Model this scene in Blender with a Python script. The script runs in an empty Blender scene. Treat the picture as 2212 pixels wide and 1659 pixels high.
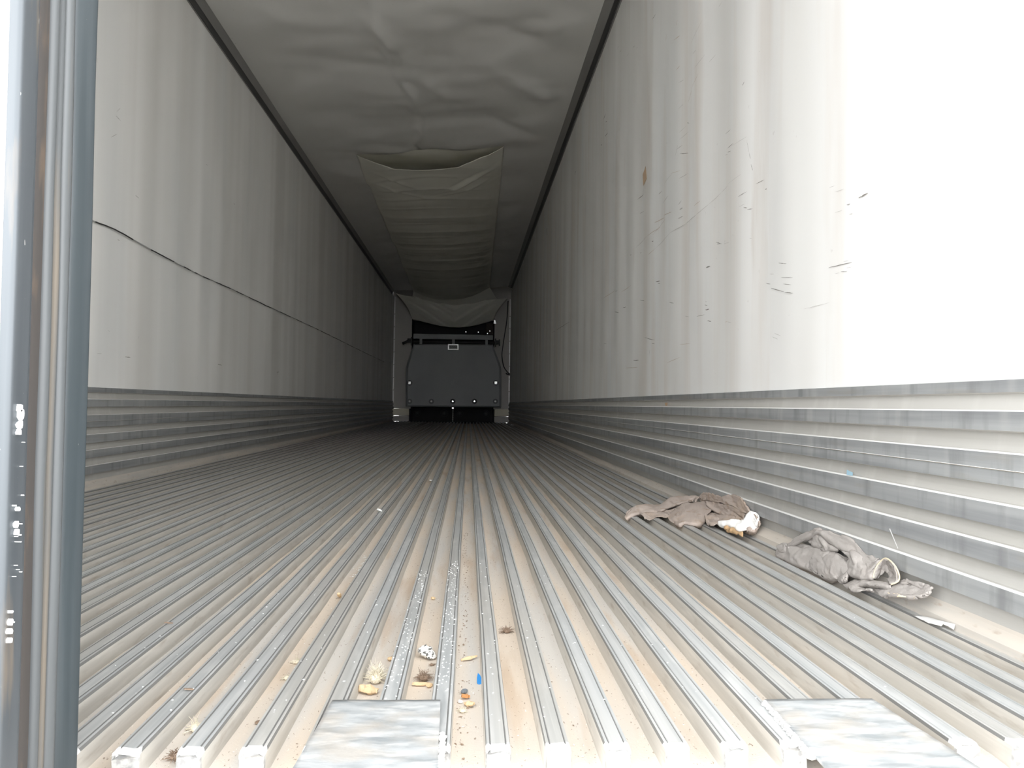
import bpy, bmesh, math, random
from mathutils import Vector, noise, Matrix

# ------------------------------------------------------------------ scene, camera, light
sc = bpy.context.scene
sc.view_settings.view_transform = 'Standard'
sc.view_settings.look = 'None'
sc.view_settings.gamma = 1.0
sc.view_settings.exposure = 2.2
try: sc.view_settings.use_curve_mapping = False
except Exception: pass
sc.cycles.max_bounces = 16
sc.cycles.diffuse_bounces = 12
sc.cycles.glossy_bounces = 6

XL, XR = -1.614, 0.876        # liner planes of the trailer
YE, D = 0.871, 16.60          # rib ends, front wall
CAMZ = 0.3815
yaw, pitch, roll = .05576, .02702, .01332
cd = bpy.data.cameras.new('camera')
cd.sensor_width = 36; cd.lens = 36 * 1670.5 / 2212
cd.clip_start = .02; cd.clip_end = 400
cam = bpy.data.objects.new('camera', cd)
sc.collection.objects.link(cam)
R0 = Vector((math.cos(yaw), -math.sin(yaw), 0))
FW = Vector((math.sin(yaw)*math.cos(pitch), math.cos(yaw)*math.cos(pitch), math.sin(pitch)))
U0 = R0.cross(FW)
RR = R0*math.cos(roll) + U0*math.sin(roll)
UU = U0*math.cos(roll) - R0*math.sin(roll)
M = Matrix(((RR.x, UU.x, -FW.x, 0), (RR.y, UU.y, -FW.y, 0), (RR.z, UU.z, -FW.z, CAMZ), (0, 0, 0, 1)))
cam.matrix_world = M
sc.camera = cam

w = bpy.data.worlds.new('sky'); sc.world = w; w.use_nodes = True
wn = w.node_tree; bg = wn.nodes['Background']
bg.inputs['Color'].default_value = (.97, .985, 1.0, 1)
# bright hazy daylight: the sky is brighter towards the horizon than overhead
_tc = wn.nodes.new('ShaderNodeTexCoord'); _sx = wn.nodes.new('ShaderNodeSeparateXYZ')
wn.links.new(_tc.outputs['Generated'], _sx.inputs[0])
_mr = wn.nodes.new('ShaderNodeMapRange'); _mr.inputs['From Min'].default_value = 0.0; _mr.inputs['From Max'].default_value = .75
_mr.inputs['To Min'].default_value = 2.3; _mr.inputs['To Max'].default_value = 1.0; _mr.interpolation_type = 'SMOOTHSTEP'
wn.links.new(_sx.outputs['Z'], _mr.inputs['Value']); wn.links.new(_mr.outputs[0], bg.inputs['Strength'])


# added weak soft sun, behind left, to brighten the near right side
_sl = bpy.data.lights.new('added_soft_sun', 'SUN'); _sl.energy = .40; _sl.angle = math.radians(55); _sl.color = (1.0, .985, .96)
_so = bpy.data.objects.new('added_soft_sun', _sl); sc.collection.objects.link(_so)
_so.location = (-3, -6, 6); _so.rotation_euler = Vector((-.55, -1.0, .75)).to_track_quat('Z', 'Y').to_euler()

# ------------------------------------------------------------------ helpers
col = sc.collection
def tag(o, label=None, cat=None, group=None, kind=None):
    if label: o['label'] = label
    if cat: o['category'] = cat
    if group: o['group'] = group
    if kind: o['kind'] = kind
    return o
def obj(name, bm, mats, parent=None, smooth=False, origin=None):
    me = bpy.data.meshes.new(name)
    if origin is not None:
        bmesh.ops.translate(bm, verts=bm.verts, vec=-Vector(origin))
    bm.to_mesh(me); bm.free()
    if not isinstance(mats, (list, tuple)): mats = [mats]
    for m in mats: me.materials.append(m)
    if smooth:
        for p in me.polygons: p.use_smooth = True
    o = bpy.data.objects.new(name, me); col.objects.link(o)
    if origin is not None: o.location = origin
    if parent:
        o.parent = parent
        base = Vector(parent.location)
        q = parent.parent
        while q: base += Vector(q.location); q = q.parent
        o.location = (Vector(origin) if origin is not None else Vector()) - base
    return o
def empty(name, loc):
    o = bpy.data.objects.new(name, None); o.empty_display_size = .05
    col.objects.link(o); o.location = loc
    return o
def box(bm, x0, x1, y0, y1, z0, z1, mi=0, bev=0):
    v = [bm.verts.new((x, y, z)) for x in (x0, x1) for y in (y0, y1) for z in (z0, z1)]
    fs = []
    for q in ((0,1,3,2), (4,6,7,5), (0,4,5,1), (2,3,7,6), (0,2,6,4), (1,5,7,3)):
        f = bm.faces.new([v[i] for i in q]); f.material_index = mi; fs.append(f)
    if bev:
        es = list({e for f in fs for e in f.edges})
        bmesh.ops.bevel(bm, geom=es, offset=bev, segments=2, affect='EDGES', profile=.5)
def cyl(bm, c, axis, r, h, seg=20, mi=0, r2=None, cap=True):
    """cylinder from c along axis by h"""
    a = Vector(axis).normalized(); t = a.orthogonal().normalized(); b = a.cross(t)
    r2 = r if r2 is None else r2
    A = [bm.verts.new(Vector(c) + (t*math.cos(k*2*math.pi/seg) + b*math.sin(k*2*math.pi/seg))*r) for k in range(seg)]
    B = [bm.verts.new(Vector(c) + a*h + (t*math.cos(k*2*math.pi/seg) + b*math.sin(k*2*math.pi/seg))*r2) for k in range(seg)]
    for k in range(seg):
        f = bm.faces.new((A[k], A[(k+1) % seg], B[(k+1) % seg], B[k])); f.material_index = mi
    if cap:
        f = bm.faces.new(B); f.material_index = mi
        f = bm.faces.new(list(reversed(A))); f.material_index = mi
def tube(bm, pts, r, seg=8, mi=0, taper=None):
    rings = []
    pts = [Vector(p) for p in pts]
    for i, p in enumerate(pts):
        d = (pts[min(i+1, len(pts)-1)] - pts[max(i-1, 0)]).normalized()
        t = d.orthogonal().normalized(); b = d.cross(t)
        rr = r * (taper(i/(len(pts)-1)) if taper else 1)
        if rings:
            pt = rings[-1][1]; t = (pt - d*pt.dot(d)).normalized(); b = d.cross(t)
        rings.append(([bm.verts.new(p + (t*math.cos(k*2*math.pi/seg) + b*math.sin(k*2*math.pi/seg))*rr) for k in range(seg)], t))
    for (a, _), (b_, _) in zip(rings, rings[1:]):
        for k in range(seg):
            f = bm.faces.new((a[k], a[(k+1) % seg], b_[(k+1) % seg], b_[k])); f.material_index = mi; f.smooth = True
    bm.faces.new(rings[-1][0]).material_index = mi
    bm.faces.new(list(reversed(rings[0][0]))).material_index = mi
def grid(bm, nu, nv, fn, mi=0, flip=False):
    V = [[bm.verts.new(fn(i/nu, j/nv)) for j in range(nv+1)] for i in range(nu+1)]
    for i in range(nu):
        for j in range(nv):
            q = (V[i][j], V[i+1][j], V[i+1][j+1], V[i][j+1])
            f = bm.faces.new(tuple(reversed(q)) if flip else q)
            f.material_index = mi; f.smooth = True
    return V
def fbm(x, y, z=0, o=4):
    return noise.fractal(Vector((x, y, z)), .6, 2.0, o)

# ------------------------------------------------------------------ materials
def mat(name, c, rough=.5, metal=0.0, spec=.5, streaks=None, bump=None, coat=0):
    """c base colour; streaks = list of (scale_xyz, detail, lo, hi, colour, strength); bump = (scale_xyz, strength, distance)"""
    m = bpy.data.materials.new(name); m.use_nodes = True
    n, l = m.node_tree.nodes, m.node_tree.links
    b = n['Principled BSDF']
    b.inputs['Roughness'].default_value = rough; b.inputs['Metallic'].default_value = metal
    b.inputs['Specular IOR Level'].default_value = spec
    tc = n.new('ShaderNodeTexCoord')
    rgb = n.new('ShaderNodeRGB'); rgb.outputs[0].default_value = (*c, 1)
    out = rgb.outputs[0]
    for k, (s, det, lo, hi, cc, st) in enumerate(streaks or []):
        mp = n.new('ShaderNodeMapping'); mp.inputs['Scale'].default_value = s
        mp.inputs['Location'].default_value = (k*7.3, k*3.1, k*5.7)
        l.new(tc.outputs['Object'], mp.inputs['Vector'])
        nt = n.new('ShaderNodeTexNoise'); nt.inputs['Scale'].default_value = 1; nt.inputs['Detail'].default_value = det
        l.new(mp.outputs[0], nt.inputs['Vector'])
        mr = n.new('ShaderNodeMapRange'); mr.inputs['From Min'].default_value = lo; mr.inputs['From Max'].default_value = hi
        mr.inputs['To Max'].default_value = st
        l.new(nt.outputs['Fac'], mr.inputs['Value'])
        mx = n.new('ShaderNodeMix'); mx.data_type = 'RGBA'
        l.new(mr.outputs[0], mx.inputs['Factor']); l.new(out, mx.inputs[6]); mx.inputs[7].default_value = (*cc, 1)
        out = mx.outputs[2]
    l.new(out, b.inputs['Base Color'])
    if bump:
        s, st, dist = bump
        mp = n.new('ShaderNodeMapping'); mp.inputs['Scale'].default_value = s
        l.new(tc.outputs['Object'], mp.inputs['Vector'])
        nt = n.new('ShaderNodeTexNoise'); nt.inputs['Scale'].default_value = 1; nt.inputs['Detail'].default_value = 4
        l.new(mp.outputs[0], nt.inputs['Vector'])
        bp = n.new('ShaderNodeBump'); bp.inputs['Strength'].default_value = st; bp.inputs['Distance'].default_value = dist
        l.new(nt.outputs['Fac'], bp.inputs['Height']); l.new(bp.outputs[0], b.inputs['Normal'])
    return m

M_liner = mat('white_liner', (.90, .89, .865), .42, streaks=[
    ((0, 2.4, .10), 2, .45, .66, (.70, .685, .65), .65),
    ((0, 7, .15), 2, .5, .75, (.72, .70, .66), .40),
    ((0, 1.6, .4), 3, .55, .8, (.74, .77, .775), .5),
    ((0, 30, 22), 4, .73, .78, (.5, .48, .45), .35)])
M_liner_r = mat('scuffed_liner', (.89, .885, .87), .45, streaks=[
    ((0, 2.4, .10), 2, .45, .66, (.72, .71, .68), .6),
    ((0, 1.6, .3), 3, .52, .78, (.72, .76, .775), .5),
    ((0, 5, .5), 4, .52, .76, (.70, .625, .55), .60),
    ((0, 11, 1.4), 5, .62, .76, (.66, .60, .54), .40),
    ((0, 34, 26), 4, .72, .77, (.45, .42, .40), .35)])
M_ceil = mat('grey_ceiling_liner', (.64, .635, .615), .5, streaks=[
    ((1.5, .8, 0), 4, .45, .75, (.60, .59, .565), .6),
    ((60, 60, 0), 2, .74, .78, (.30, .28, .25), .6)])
M_rail = mat('grey_cove_rail', (.27, .265, .255), .45, metal=.1, streaks=[((6, 1, 6), 3, .4, .8, (.20, .195, .19), .7)])
M_scuff = mat('scuffed_aluminium', (.47, .485, .49), .36, metal=.45, streaks=[
    ((3, 1.2, 40), 5, .42, .72, (.29, .30, .315), .9),
    ((3, 14, 1.6), 4, .55, .78, (.66, .66, .64), .6),
    ((3, 22, 4), 4, .54, .72, (.25, .255, .26), .7),
    ((5, 3, 30), 6, .60, .75, (.40, .36, .30), .5)], bump=((4, 6, 160), .15, .002))
M_ledge = mat('bright_ledge', (.86, .86, .85), .35, metal=.15)  # paler than the band: ledge tops, corner strips, chain links
M_recess = mat('dusty_aluminium', (.49, .48, .455), .5, metal=.2, streaks=[
    ((5, 2, 60), 4, .4, .7, (.43, .42, .39), .7), ((3, 18, 2), 4, .55, .8, (.62, .61, .58), .5)])
M_undercut = mat('shade_and_seam_brown', (.22, .20, .165), .8)  # shade under lip and at ceiling end put into the colour; also strip rivets
M_dust = mat('tan_dust', (.50, .455, .40), .9, streaks=[
    ((30, 3, 30), 5, .42, .7, (.40, .385, .36), .8), ((90, 25, 60), 4, .6, .72, (.30, .22, .16), .5)])
M_ribtop = mat('worn_rib_top', (.52, .53, .53), .40, metal=.3, streaks=[
    ((90, 1.6, 1), 4, .42, .66, (.38, .40, .405), .8),
    ((40, 9, 1), 6, .52, .72, (.68, .68, .67), .6),
    ((260, 5, 1), 3, .60, .75, (.66, .66, .64), .5),
    ((7, .8, 1), 4, .46, .72, (.47, .44, .39), .65)], bump=((300, 12, 1), .15, .001))
M_groove = mat('dark_rib_groove', (.20, .20, .195), .6, metal=.3)
M_ribside = mat('dusty_rib_side', (.54, .52, .48), .6, metal=.15, streaks=[
    ((6, 2.5, 60), 5, .42, .7, (.42, .40, .365), .8), ((60, 12, 60), 5, .58, .75, (.30, .25, .20), .6),
    ((6, 9, 90), 4, .55, .75, (.68, .65, .60), .5)])
M_gutter = mat('dirt_in_gutter', (.63, .545, .455), .9, streaks=[
    ((14, 1.1, 1), 3, .40, .60, (.56, .535, .50), .95),
    ((22, 2.5, 1), 4, .56, .70, (.46, .33, .22), .5),
    ((320, 120, 1), 3, .66, .72, (.22, .16, .11), .75),
    ((420, 90, 1), 3, .68, .72, (.80, .76, .66), .8)], bump=((300, 300, 1), .3, .002))
M_ribend = mat('bright_cut_rib_end', (.40, .40, .39), .5, metal=.2, streaks=[((120, 120, 120), 5, .45, .6, (.24, .24, .235), .8)])
M_ribedge = mat('bright_burred_edge', (.85, .85, .84), .4, streaks=[((160, 160, 160), 4, .5, .62, (.55, .55, .54), .7)])
M_plate = mat('worn_steel_plate', (.52, .54, .55), .42, metal=.35, streaks=[
    ((14, 40, 1), 6, .42, .62, (.30, .325, .34), .85), ((22, 70, 1), 5, .5, .68, (.74, .74, .73), .8),
    ((9, 9, 1), 4, .6, .7, (.55, .46, .36), .4)], bump=((60, 120, 1), .2, .002))
M_door = mat('white_door_skin', (.85, .85, .84), .4)
M_steel = mat('bluegrey_door_edge', (.085, .095, .105), .38, metal=.25, streaks=[
    ((60, 60, 1.5), 4, .4, .7, (.055, .064, .072), .6), ((50, 50, 5), 5, .62, .75, (.22, .175, .13), .55),
    ((300, 300, 60), 3, .74, .77, (.85, .84, .8), .9)])
M_gasket = mat('pale_grey_gasket', (.085, .092, .096), .45, streaks=[
    ((60, 60, 2.2), 5, .56, .72, (.17, .135, .095), .7), ((50, 50, 1), 4, .4, .7, (.05, .055, .06), .7)])
M_gask_dark = mat('dark_brown_seal_groove', (.05, .044, .041), .7, streaks=[((60, 60, 12), 5, .5, .7, (.13, .09, .06), .7)])
M_rubber = mat('dark_blue_grey_rubber', (.030, .040, .046), .45, streaks=[
    ((60, 60, 2.0), 5, .45, .75, (.06, .072, .08), .7), ((200, 200, 90), 2, .76, .78, (.6, .6, .58), .8)])
M_paint_chip = mat('white_paint_chip', (.85, .86, .85), .5)
M_mark = mat('black_scuff_mark', (.24, .225, .21), .8)
M_mark2 = mat('faint_grey_scuff', (.55, .53, .51), .8)
M_mark3 = mat('rusty_scuff', (.58, .49, .42), .8)
M_chute = mat('cream_fabric_duct', (.72, .71, .64), .75, streaks=[((2, 2, 2), 4, .45, .7, (.66, .645, .575), .6)])
M_front = mat('offwhite_front_panel', (.55, .53, .49), .5)
M_block = mat('cream_block', (.92, .87, .70), .6)
M_bulk = mat('grey_bulkhead_plastic', (.36, .375, .375), .5, streaks=[((2, 2, 1.4), 3, .4, .7, (.31, .32, .325), .7)])
M_black = mat('black_cavity', (.010, .011, .016), .7)
M_blackpaint = mat('black_painted_metal', (.018, .018, .02), .5)
M_chrome = mat('bright_bolt', (.9, .9, .9), .22, metal=.9)
M_smear = mat('pale_blue_smear', (.30, .46, .56), .6)
M_stain = mat('orange_stain', (.46, .32, .20), .7)
M_white = mat('white_plastic', (.9, .9, .88), .4)
M_paper = mat('white_paper', (.85, .85, .82), .8)
M_wire = mat('dark_wire', (.035, .035, .035), .5)
M_wire2 = mat('pale_worn_wire', (.42, .42, .41), .5)
M_tape = mat('tan_tape', (.50, .36, .24), .7)
M_ground = mat('concrete_yard', (.50, .49, .47), .9, streaks=[((1, 1, 1), 5, .4, .7, (.42, .41, .39), .8)])
M_wood = mat('yellow_wood_splinter', (.70, .52, .32), .8, streaks=[((160, 90, 160), 3, .5, .62, (.46, .32, .20), .8)])
M_rust = mat('rust_orange', (.50, .24, .09), .8)
M_husk = mat('pale_straw_fibre', (.74, .68, .55), .85)
M_huskd = mat('dark_straw_fibre', (.24, .17, .12), .85)
M_shell = mat('chalky_shell', (.72, .71, .68), .7, streaks=[((170, 170, 170), 3, .53, .58, (.06, .06, .055), .95)])
M_bluep = mat('blue_plastic', (.03, .22, .55), .35)
M_clear = mat('cloudy_film', (.60, .60, .59), .25)
M_outer = mat('white_trailer_skin', (.8, .8, .8), .4)

# ------------------------------------------------------------------ trailer body (setting)
def wall_bulge(y, z, s):
    """vertical pillowing of the liner between its posts"""
    e = min(1, max(0, (z-.44)/.25)) * min(1, max(0, (2.6-z)/.25))
    return e*(.0022*math.sin(y*2*math.pi/.41+s) + .0045*fbm(y*1.4, z*.35, s*3+1, 3))

ZT = {-1: 2.629, 1: 2.795}
def wall(side, X, name, marks, mats):
    bm = bmesh.new()
    ny, nz = 420, 14
    ztop = ZT[side] + .03
    def fn(u, v):
        y = .62 + (16.75-.62)*u; z = .425 + (ztop-.425)*v
        return Vector((X - side*wall_bulge(y, z, side), y, z))
    grid(bm, ny, nz, fn, 0, flip=(side < 0))
    # outer skin
    xo = X + side*.07
    a = X + side*.03
    box(bm, min(a, xo), max(a, xo), .62, 16.9, -.30, 2.99, 4)
    for (y, z, dy, dz, wd, mi) in marks:
        # thin streak lying on the liner
        L = math.hypot(dy, dz)
        if L < 1e-6: continue
        py, pz = -dz/L*wd/2, dy/L*wd/2
        N = 6; top = []; bot = []
        rng = random.Random(int(y*1e4+z*1e3))
        for k in range(N+1):
            t = k/N; g = (math.sin(math.pi*min(.97, max(.03, t)))**.6)*(.6+.6*rng.random())
            cy, cz = y+dy*t+py*rng.uniform(-.4, .4), z+dz*t+pz*rng.uniform(-.4, .4)
            for s_, arr in ((1, top), (-1, bot)):
                yy, zz = cy+py*g*s_, cz+pz*g*s_
                arr.append(bm.verts.new((X - side*(wall_bulge(yy, zz, side)+.0016), yy, zz)))
        for k in range(N):
            f = bm.faces.new((top[k], top[k+1], bot[k+1], bot[k])); f.material_index = mi
    return tag(obj(name, bm, mats), kind='structure')

#MARKS_BEGIN
MARKS_R = [(1.8094,0.9063,-0.0487,-0.0067,0.0012,2),(1.839,0.9242,-0.0296,-0.0023,0.0012,2),(1.6917,0.86,-0.0421,-0.0002,0.0031,1),(1.7477,0.8583,-0.0168,-0.001,0.0017,1),(1.8092,0.8552,-0.04,-0.0032,0.0012,2),(1.7349,0.833,-0.0166,-0.0012,0.0014,2),(2.2513,1.0358,-0.0111,-0.001,0.0034,1),(2.4777,1.0744,-0.078,-0.0039,0.0016,1),(2.4245,1.0266,-0.0287,-0.0096,0.002,1),(2.3957,1.0113,-0.0433,-0.0076,0.002,1),(2.4688,1.038,-0.057,-0.0031,0.0012,2),(2.7141,0.9749,-0.0591,-0.0187,0.0022,1),(2.7039,0.9651,-0.0528,-0.0085,0.0018,1),(2.6264,0.9515,-0.0643,-0.0098,0.0013,2),(1.8409,0.728,-0.1188,-0.0087,0.0018,1),(1.7644,0.7287,-0.0273,-0.0026,0.0012,2),(1.7773,0.7074,-0.0319,-0.0047,0.0012,1),(1.8085,0.708,-0.0251,-0.0025,0.0009,2),(1.7514,0.7113,-0.0293,-0.0027,0.0009,2),(2.1377,0.7937,-0.0588,-0.0127,0.0014,1),(2.1174,0.7498,-0.0785,-0.0139,0.0014,1),(2.1025,0.7289,-0.0546,-0.0109,0.0014,1),(2.1976,0.7318,-0.1014,-0.0262,0.0029,1),(2.0902,0.7038,-0.0539,-0.0107,0.0021,1),(2.2424,0.7524,-0.038,-0.008,0.0015,1),(2.2114,0.7747,-0.0396,-0.0067,0.0011,2),(2.8163,0.9007,-0.0466,-0.0017,0.0037,1),(3.5939,0.9709,-0.0817,-0.008,0.0042,1),(3.5591,0.9571,-0.0472,-0.0049,0.0024,1),(3.9588,0.9342,-0.1149,-0.0191,0.0026,1),(3.3351,0.8406,-0.0737,-0.0143,0.0022,1),(4.6132,0.9514,-0.1333,-0.0212,0.0038,1),(4.3864,0.9489,-0.0809,-0.0061,0.0036,1),(2.8172,0.743,-0.0424,-0.0013,0.0042,1),(2.8241,0.7625,-0.0279,-0.0049,0.0019,1),(2.8179,0.7749,-0.0151,-0.0033,0.0019,2),(2.9241,0.7313,-0.0942,-0.0041,0.0019,1),(2.795,0.7009,-0.0419,-0.0071,0.0028,1),(2.1701,0.5974,-0.0506,-0.0127,0.0014,2),(2.1869,0.5887,-0.0438,-0.0109,0.0014,2),(2.5755,0.6735,-0.0427,-0.0081,0.0013,2),(3.8368,0.7293,-0.2384,-0.0341,0.0025,1),(3.6582,0.6865,-0.0534,-0.0076,0.0024,1),(4.0846,0.6269,-0.1216,-0.005,0.0041,1),(4.9842,0.7914,-0.1043,-0.0128,0.0033,2),(4.2846,0.5963,-0.2977,-0.0102,0.0028,3),(4.0235,1.4778,-0.1342,-0.0101,0.004,1),(3.5596,1.3778,-0.0602,0.0018,0.0047,2),(3.9772,1.3905,-0.1035,-0.0119,0.0033,2),(3.2092,1.1791,-0.0708,-0.0067,0.0043,2),(3.1881,1.2116,-0.0434,-0.0035,0.0063,2),(3.2025,1.2365,-0.0408,0.0074,0.0042,2),(3.4745,1.3152,-0.1099,0.003,0.0029,2),(2.9696,1.1718,-0.0813,-0.0018,0.002,3),(3.6756,1.1791,-0.0325,-0.0034,0.0037,1),(4.1924,1.2133,-0.0466,-0.0051,0.0042,2),(3.9603,1.1796,-0.0334,-0.0029,0.0033,2),(4.5967,1.0719,-0.0667,-0.0034,0.0038,2),(3.3292,1.1452,-0.2234,-0.0131,0.0028,2),(3.1058,1.1321,-0.1725,-0.0037,0.0026,2),(2.9332,1.1285,-0.1335,0.0036,0.0024,2),(2.7998,1.132,-0.1414,0.0062,0.0019,2),(2.6583,1.1382,-0.0747,0.004,0.0018,2),(3.6586,1.2082,-0.2348,0.021,0.0024,2),(4.0567,1.227,-0.2478,0.0052,0.0027,2),(3.8089,1.2323,-0.2884,-0.0179,0.0025,3),(3.6204,1.1316,-0.2912,0.012,0.0018,2),(3.7666,1.1301,-0.1462,0.0016,0.0019,3),(3.3725,0.5756,-0.2014,0.013,0.0017,3),(1.976,0.6432,-0.1402,-0.0016,0.0013,2),(2.6029,0.6752,-0.0274,-0.0005,0.0013,3),(3.1725,0.6422,-0.1553,-0.0078,0.0016,3),(3.4564,1.2534,-0.1542,-0.0223,0.0029,3),(3.6248,1.2605,-0.1849,-0.0209,0.0036,3),(3.1011,0.7529,-0.0664,-0.0104,0.0015,2),(2.3558,0.9106,0.02,0.0054,0.0012,2),(5.0619,1.0902,-0.4647,-0.0096,0.0025,3),(4.4325,1.0459,-0.294,-0.0041,0.0022,3),(8.1878,1.1551,-1.4553,-0.0407,0.0068,2),(3.7099,2.2833,-0.0637,-0.0047,0.0027,1),(2.4426,1.4291,-0.0172,0.006,0.003,1),(2.4025,1.2359,-0.0203,-0.0469,0.0012,1),(2.3822,1.189,-0.011,-0.0231,0.0017,1),(2.3671,1.1486,-0.0137,-0.0247,0.002,1),(5.0879,2.2991,-0.0921,0.0081,0.0053,1),(4.9923,2.2459,-0.0414,-0.0079,0.0047,1),(5.0123,2.1596,-0.0986,-0.0111,0.0047,1),(5.0398,2.2006,-0.0413,0.0076,0.0026,1),(5.2026,2.166,-0.0451,-0.0122,0.0049,1),(6.5097,2.3554,-0.0818,0.0058,0.0054,1),(3.1858,1.4472,-0.12,-0.0345,0.003,1),(3.2086,1.6478,-0.065,-0.0053,0.002,2),(3.2081,1.7599,-0.072,-0.018,0.0017,2),(3.0001,1.7895,-0.0483,-0.0071,0.0019,2),(2.9832,1.7191,-0.1331,-0.0017,0.0019,2),(2.8082,1.6687,-0.0786,-0.0055,0.0015,2),(3.0386,1.8445,-0.1572,0.0214,0.0016,2),(2.7075,1.8234,-0.0492,-0.0015,0.0014,2),(3.0246,1.6566,-0.1046,0.0182,0.0019,3),(3.071,1.6206,-0.062,0.0296,0.0026,3),(3.2453,1.8308,-0.0527,-0.0048,0.003,3),(3.2022,1.5432,-0.1011,-0.008,0.0017,2),(3.1927,1.5113,-0.1328,-0.0139,0.0017,2),(3.0851,1.5432,-0.0355,-0.0148,0.0019,1),(3.2527,1.4594,-0.0344,0.0368,0.0041,2),(3.2356,1.4827,-0.0865,-0.0099,0.0024,2),(2.6138,1.3312,-0.0572,-0.0049,0.0014,1),(2.5954,1.2743,-0.0685,-0.0058,0.0019,1),(2.5871,1.258,-0.034,-0.0062,0.0019,1),(2.6184,1.2584,-0.0291,-0.0063,0.0014,2),(2.5444,1.2649,-0.1417,-0.0171,0.0011,2),(2.5875,1.1481,-0.141,-0.0075,0.0011,2),(3.4599,1.3978,-0.1544,-0.0,0.0014,2),(3.3243,1.4054,-0.1439,-0.0299,0.0014,3),(3.1968,1.3463,-0.1332,-0.0172,0.0023,2),(2.3282,1.0745,-0.0671,-0.0064,0.0017,1),(4.6157,2.5581,-0.0349,0.0043,0.0038,2),(4.5434,2.5043,-0.0513,-0.0102,0.0033,2),(4.3254,2.3847,-0.031,-0.0013,0.0031,2),(4.1563,2.3549,-0.0404,-0.0115,0.0035,2),(4.0726,2.311,-0.0278,-0.0081,0.0025,2),(4.7384,1.7639,-0.0358,0.0245,0.003,2),(3.4402,2.0487,-0.011,0.0308,0.0029,3),(3.2508,2.0271,-0.0173,0.0157,0.003,3),(3.2856,1.9803,-0.0894,-0.0234,0.0027,3),(2.3075,1.4779,-0.0055,0.0002,0.0017,2)]
MARKS_L = [(3.4427,0.5801,0.0458,0.0023,0.0016,2),(3.7205,0.5826,0.0557,0.0002,0.0029,1),(5.058,0.6173,0.081,-0.0024,0.0039,1),(6.5928,0.6292,0.0684,0.0057,0.0051,1),(6.6155,0.6301,0.025,-0.0231,0.0031,1),(3.8525,0.6772,0.0141,0.0192,0.0024,2),(3.5454,0.6903,0.0164,-0.0045,0.0017,2),(9.5099,0.4403,0.0824,0.013,0.0059,3),(3.5607,1.6664,0.0543,-0.0044,0.0039,2),(3.5679,1.6845,0.0402,0.0347,0.0017,2),(3.5183,1.5523,0.0637,0.0375,0.0027,2),(3.6171,1.1151,0.0205,-0.0018,0.0028,1),(3.7832,1.3647,0.0381,-0.006,0.0035,2),(4.75,1.8169,0.0361,0.001,0.003,2),(5.3156,1.7256,0.034,-0.0003,0.0041,2)]
#MARKS_END
wall(-1, XL, 'wall_left', MARKS_L, [M_liner, M_mark, M_mark2, M_mark3, M_outer])
wall(1, XR, 'wall_right', MARKS_R, [M_liner_r, M_mark, M_mark2, M_mark3, M_outer])

# stepped aluminium scuff band along the foot of each wall
LED = [.3818, .3145, .2321, .1665, .0996]
def scuff(side, X, name, dz=0):
    P = [(.000, .434, 3), (.0125, .4325, 0), (.0125, .4125, 0), (.004, .4095, 2), (.0095, .3845, 3)]
    downs = [.3505, .2640, .1970, .1345, .066]
    for i, (zl, zd) in enumerate(zip(LED, downs)):
        P += [(.0165, zl+.0018, 3), (.0235, zl-.0005, 1), (.0235, zl-.004, 0)]
        if i == 1: P += [(.0235, .2885, 0), (.0250, .2880, 1), (.0250, .2868, 4), (.0230, .2862, 0)]
        P += [(.0235, zd, 0), (.0060, zd-.0035, 2)]
        if i < 4:
            nz_ = LED[i+1]
            P += [(.0075, (zd+nz_)/2, 2), (.0110, nz_+.003, 3)]
    P += [(.006, .034, 2), (.010, .029, 5), (.026, .0125, 5), (.028, -.036, 5)]
    # entry k says how far in and how high; material index of the face above it
    bm = bmesh.new()
    ys = [.66 + (16.62-.66)*k/60 for k in range(61)]
    rows = []
    for y in ys:
        rows.append([bm.verts.new((X - side*p[0], y, p[1]+dz)) for p in P])
    mi_of = {0: 0, 1: 1, 2: 2, 3: 3, 4: 4, 5: 5}
    for a, b in zip(rows, rows[1:]):
        for k in range(len(P)-1):
            f = bm.faces.new((a[k], b[k], b[k+1], a[k+1]) if side > 0 else (a[k+1], b[k+1], b[k], a[k]))
            f.material_index = mi_of[P[k+1][2]]
    if side > 0:   # scratch, blue smear and orange stain on the band
        xf = X - .0242
        for (y0, z0, y1, z1, w_, mi) in ((1.522, .142, 1.492, .108, .0035, 6), (1.700, .240, 1.672, .238, .012, 7), (3.34, .400, 3.34, .3865, .05, 8)):
            dy, dz = y1-y0, z1-z0; L = math.hypot(dy, dz); py, pz = -dz/L*w_/2, dy/L*w_/2
            xx = xf if mi != 8 else X-.0128
            q = [bm.verts.new((xx, y0+py, z0+pz)), bm.verts.new((xx, y0-py, z0-pz)), bm.verts.new((xx, y1-py*.6, z1-pz*.6)), bm.verts.new((xx, y1+py*.6, z1+pz*.6))]
            bm.faces.new(q).material_index = mi
    return tag(obj(name, bm, [M_scuff, M_ledge, M_recess, M_recess, M_undercut, M_dust, M_ledge, M_smear, M_stain]), kind='structure')
scuff(-1, XL, 'trim_1'); scuff(1, XR, 'trim_2')
# joint lines of scuff lengths are worn into the material

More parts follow.
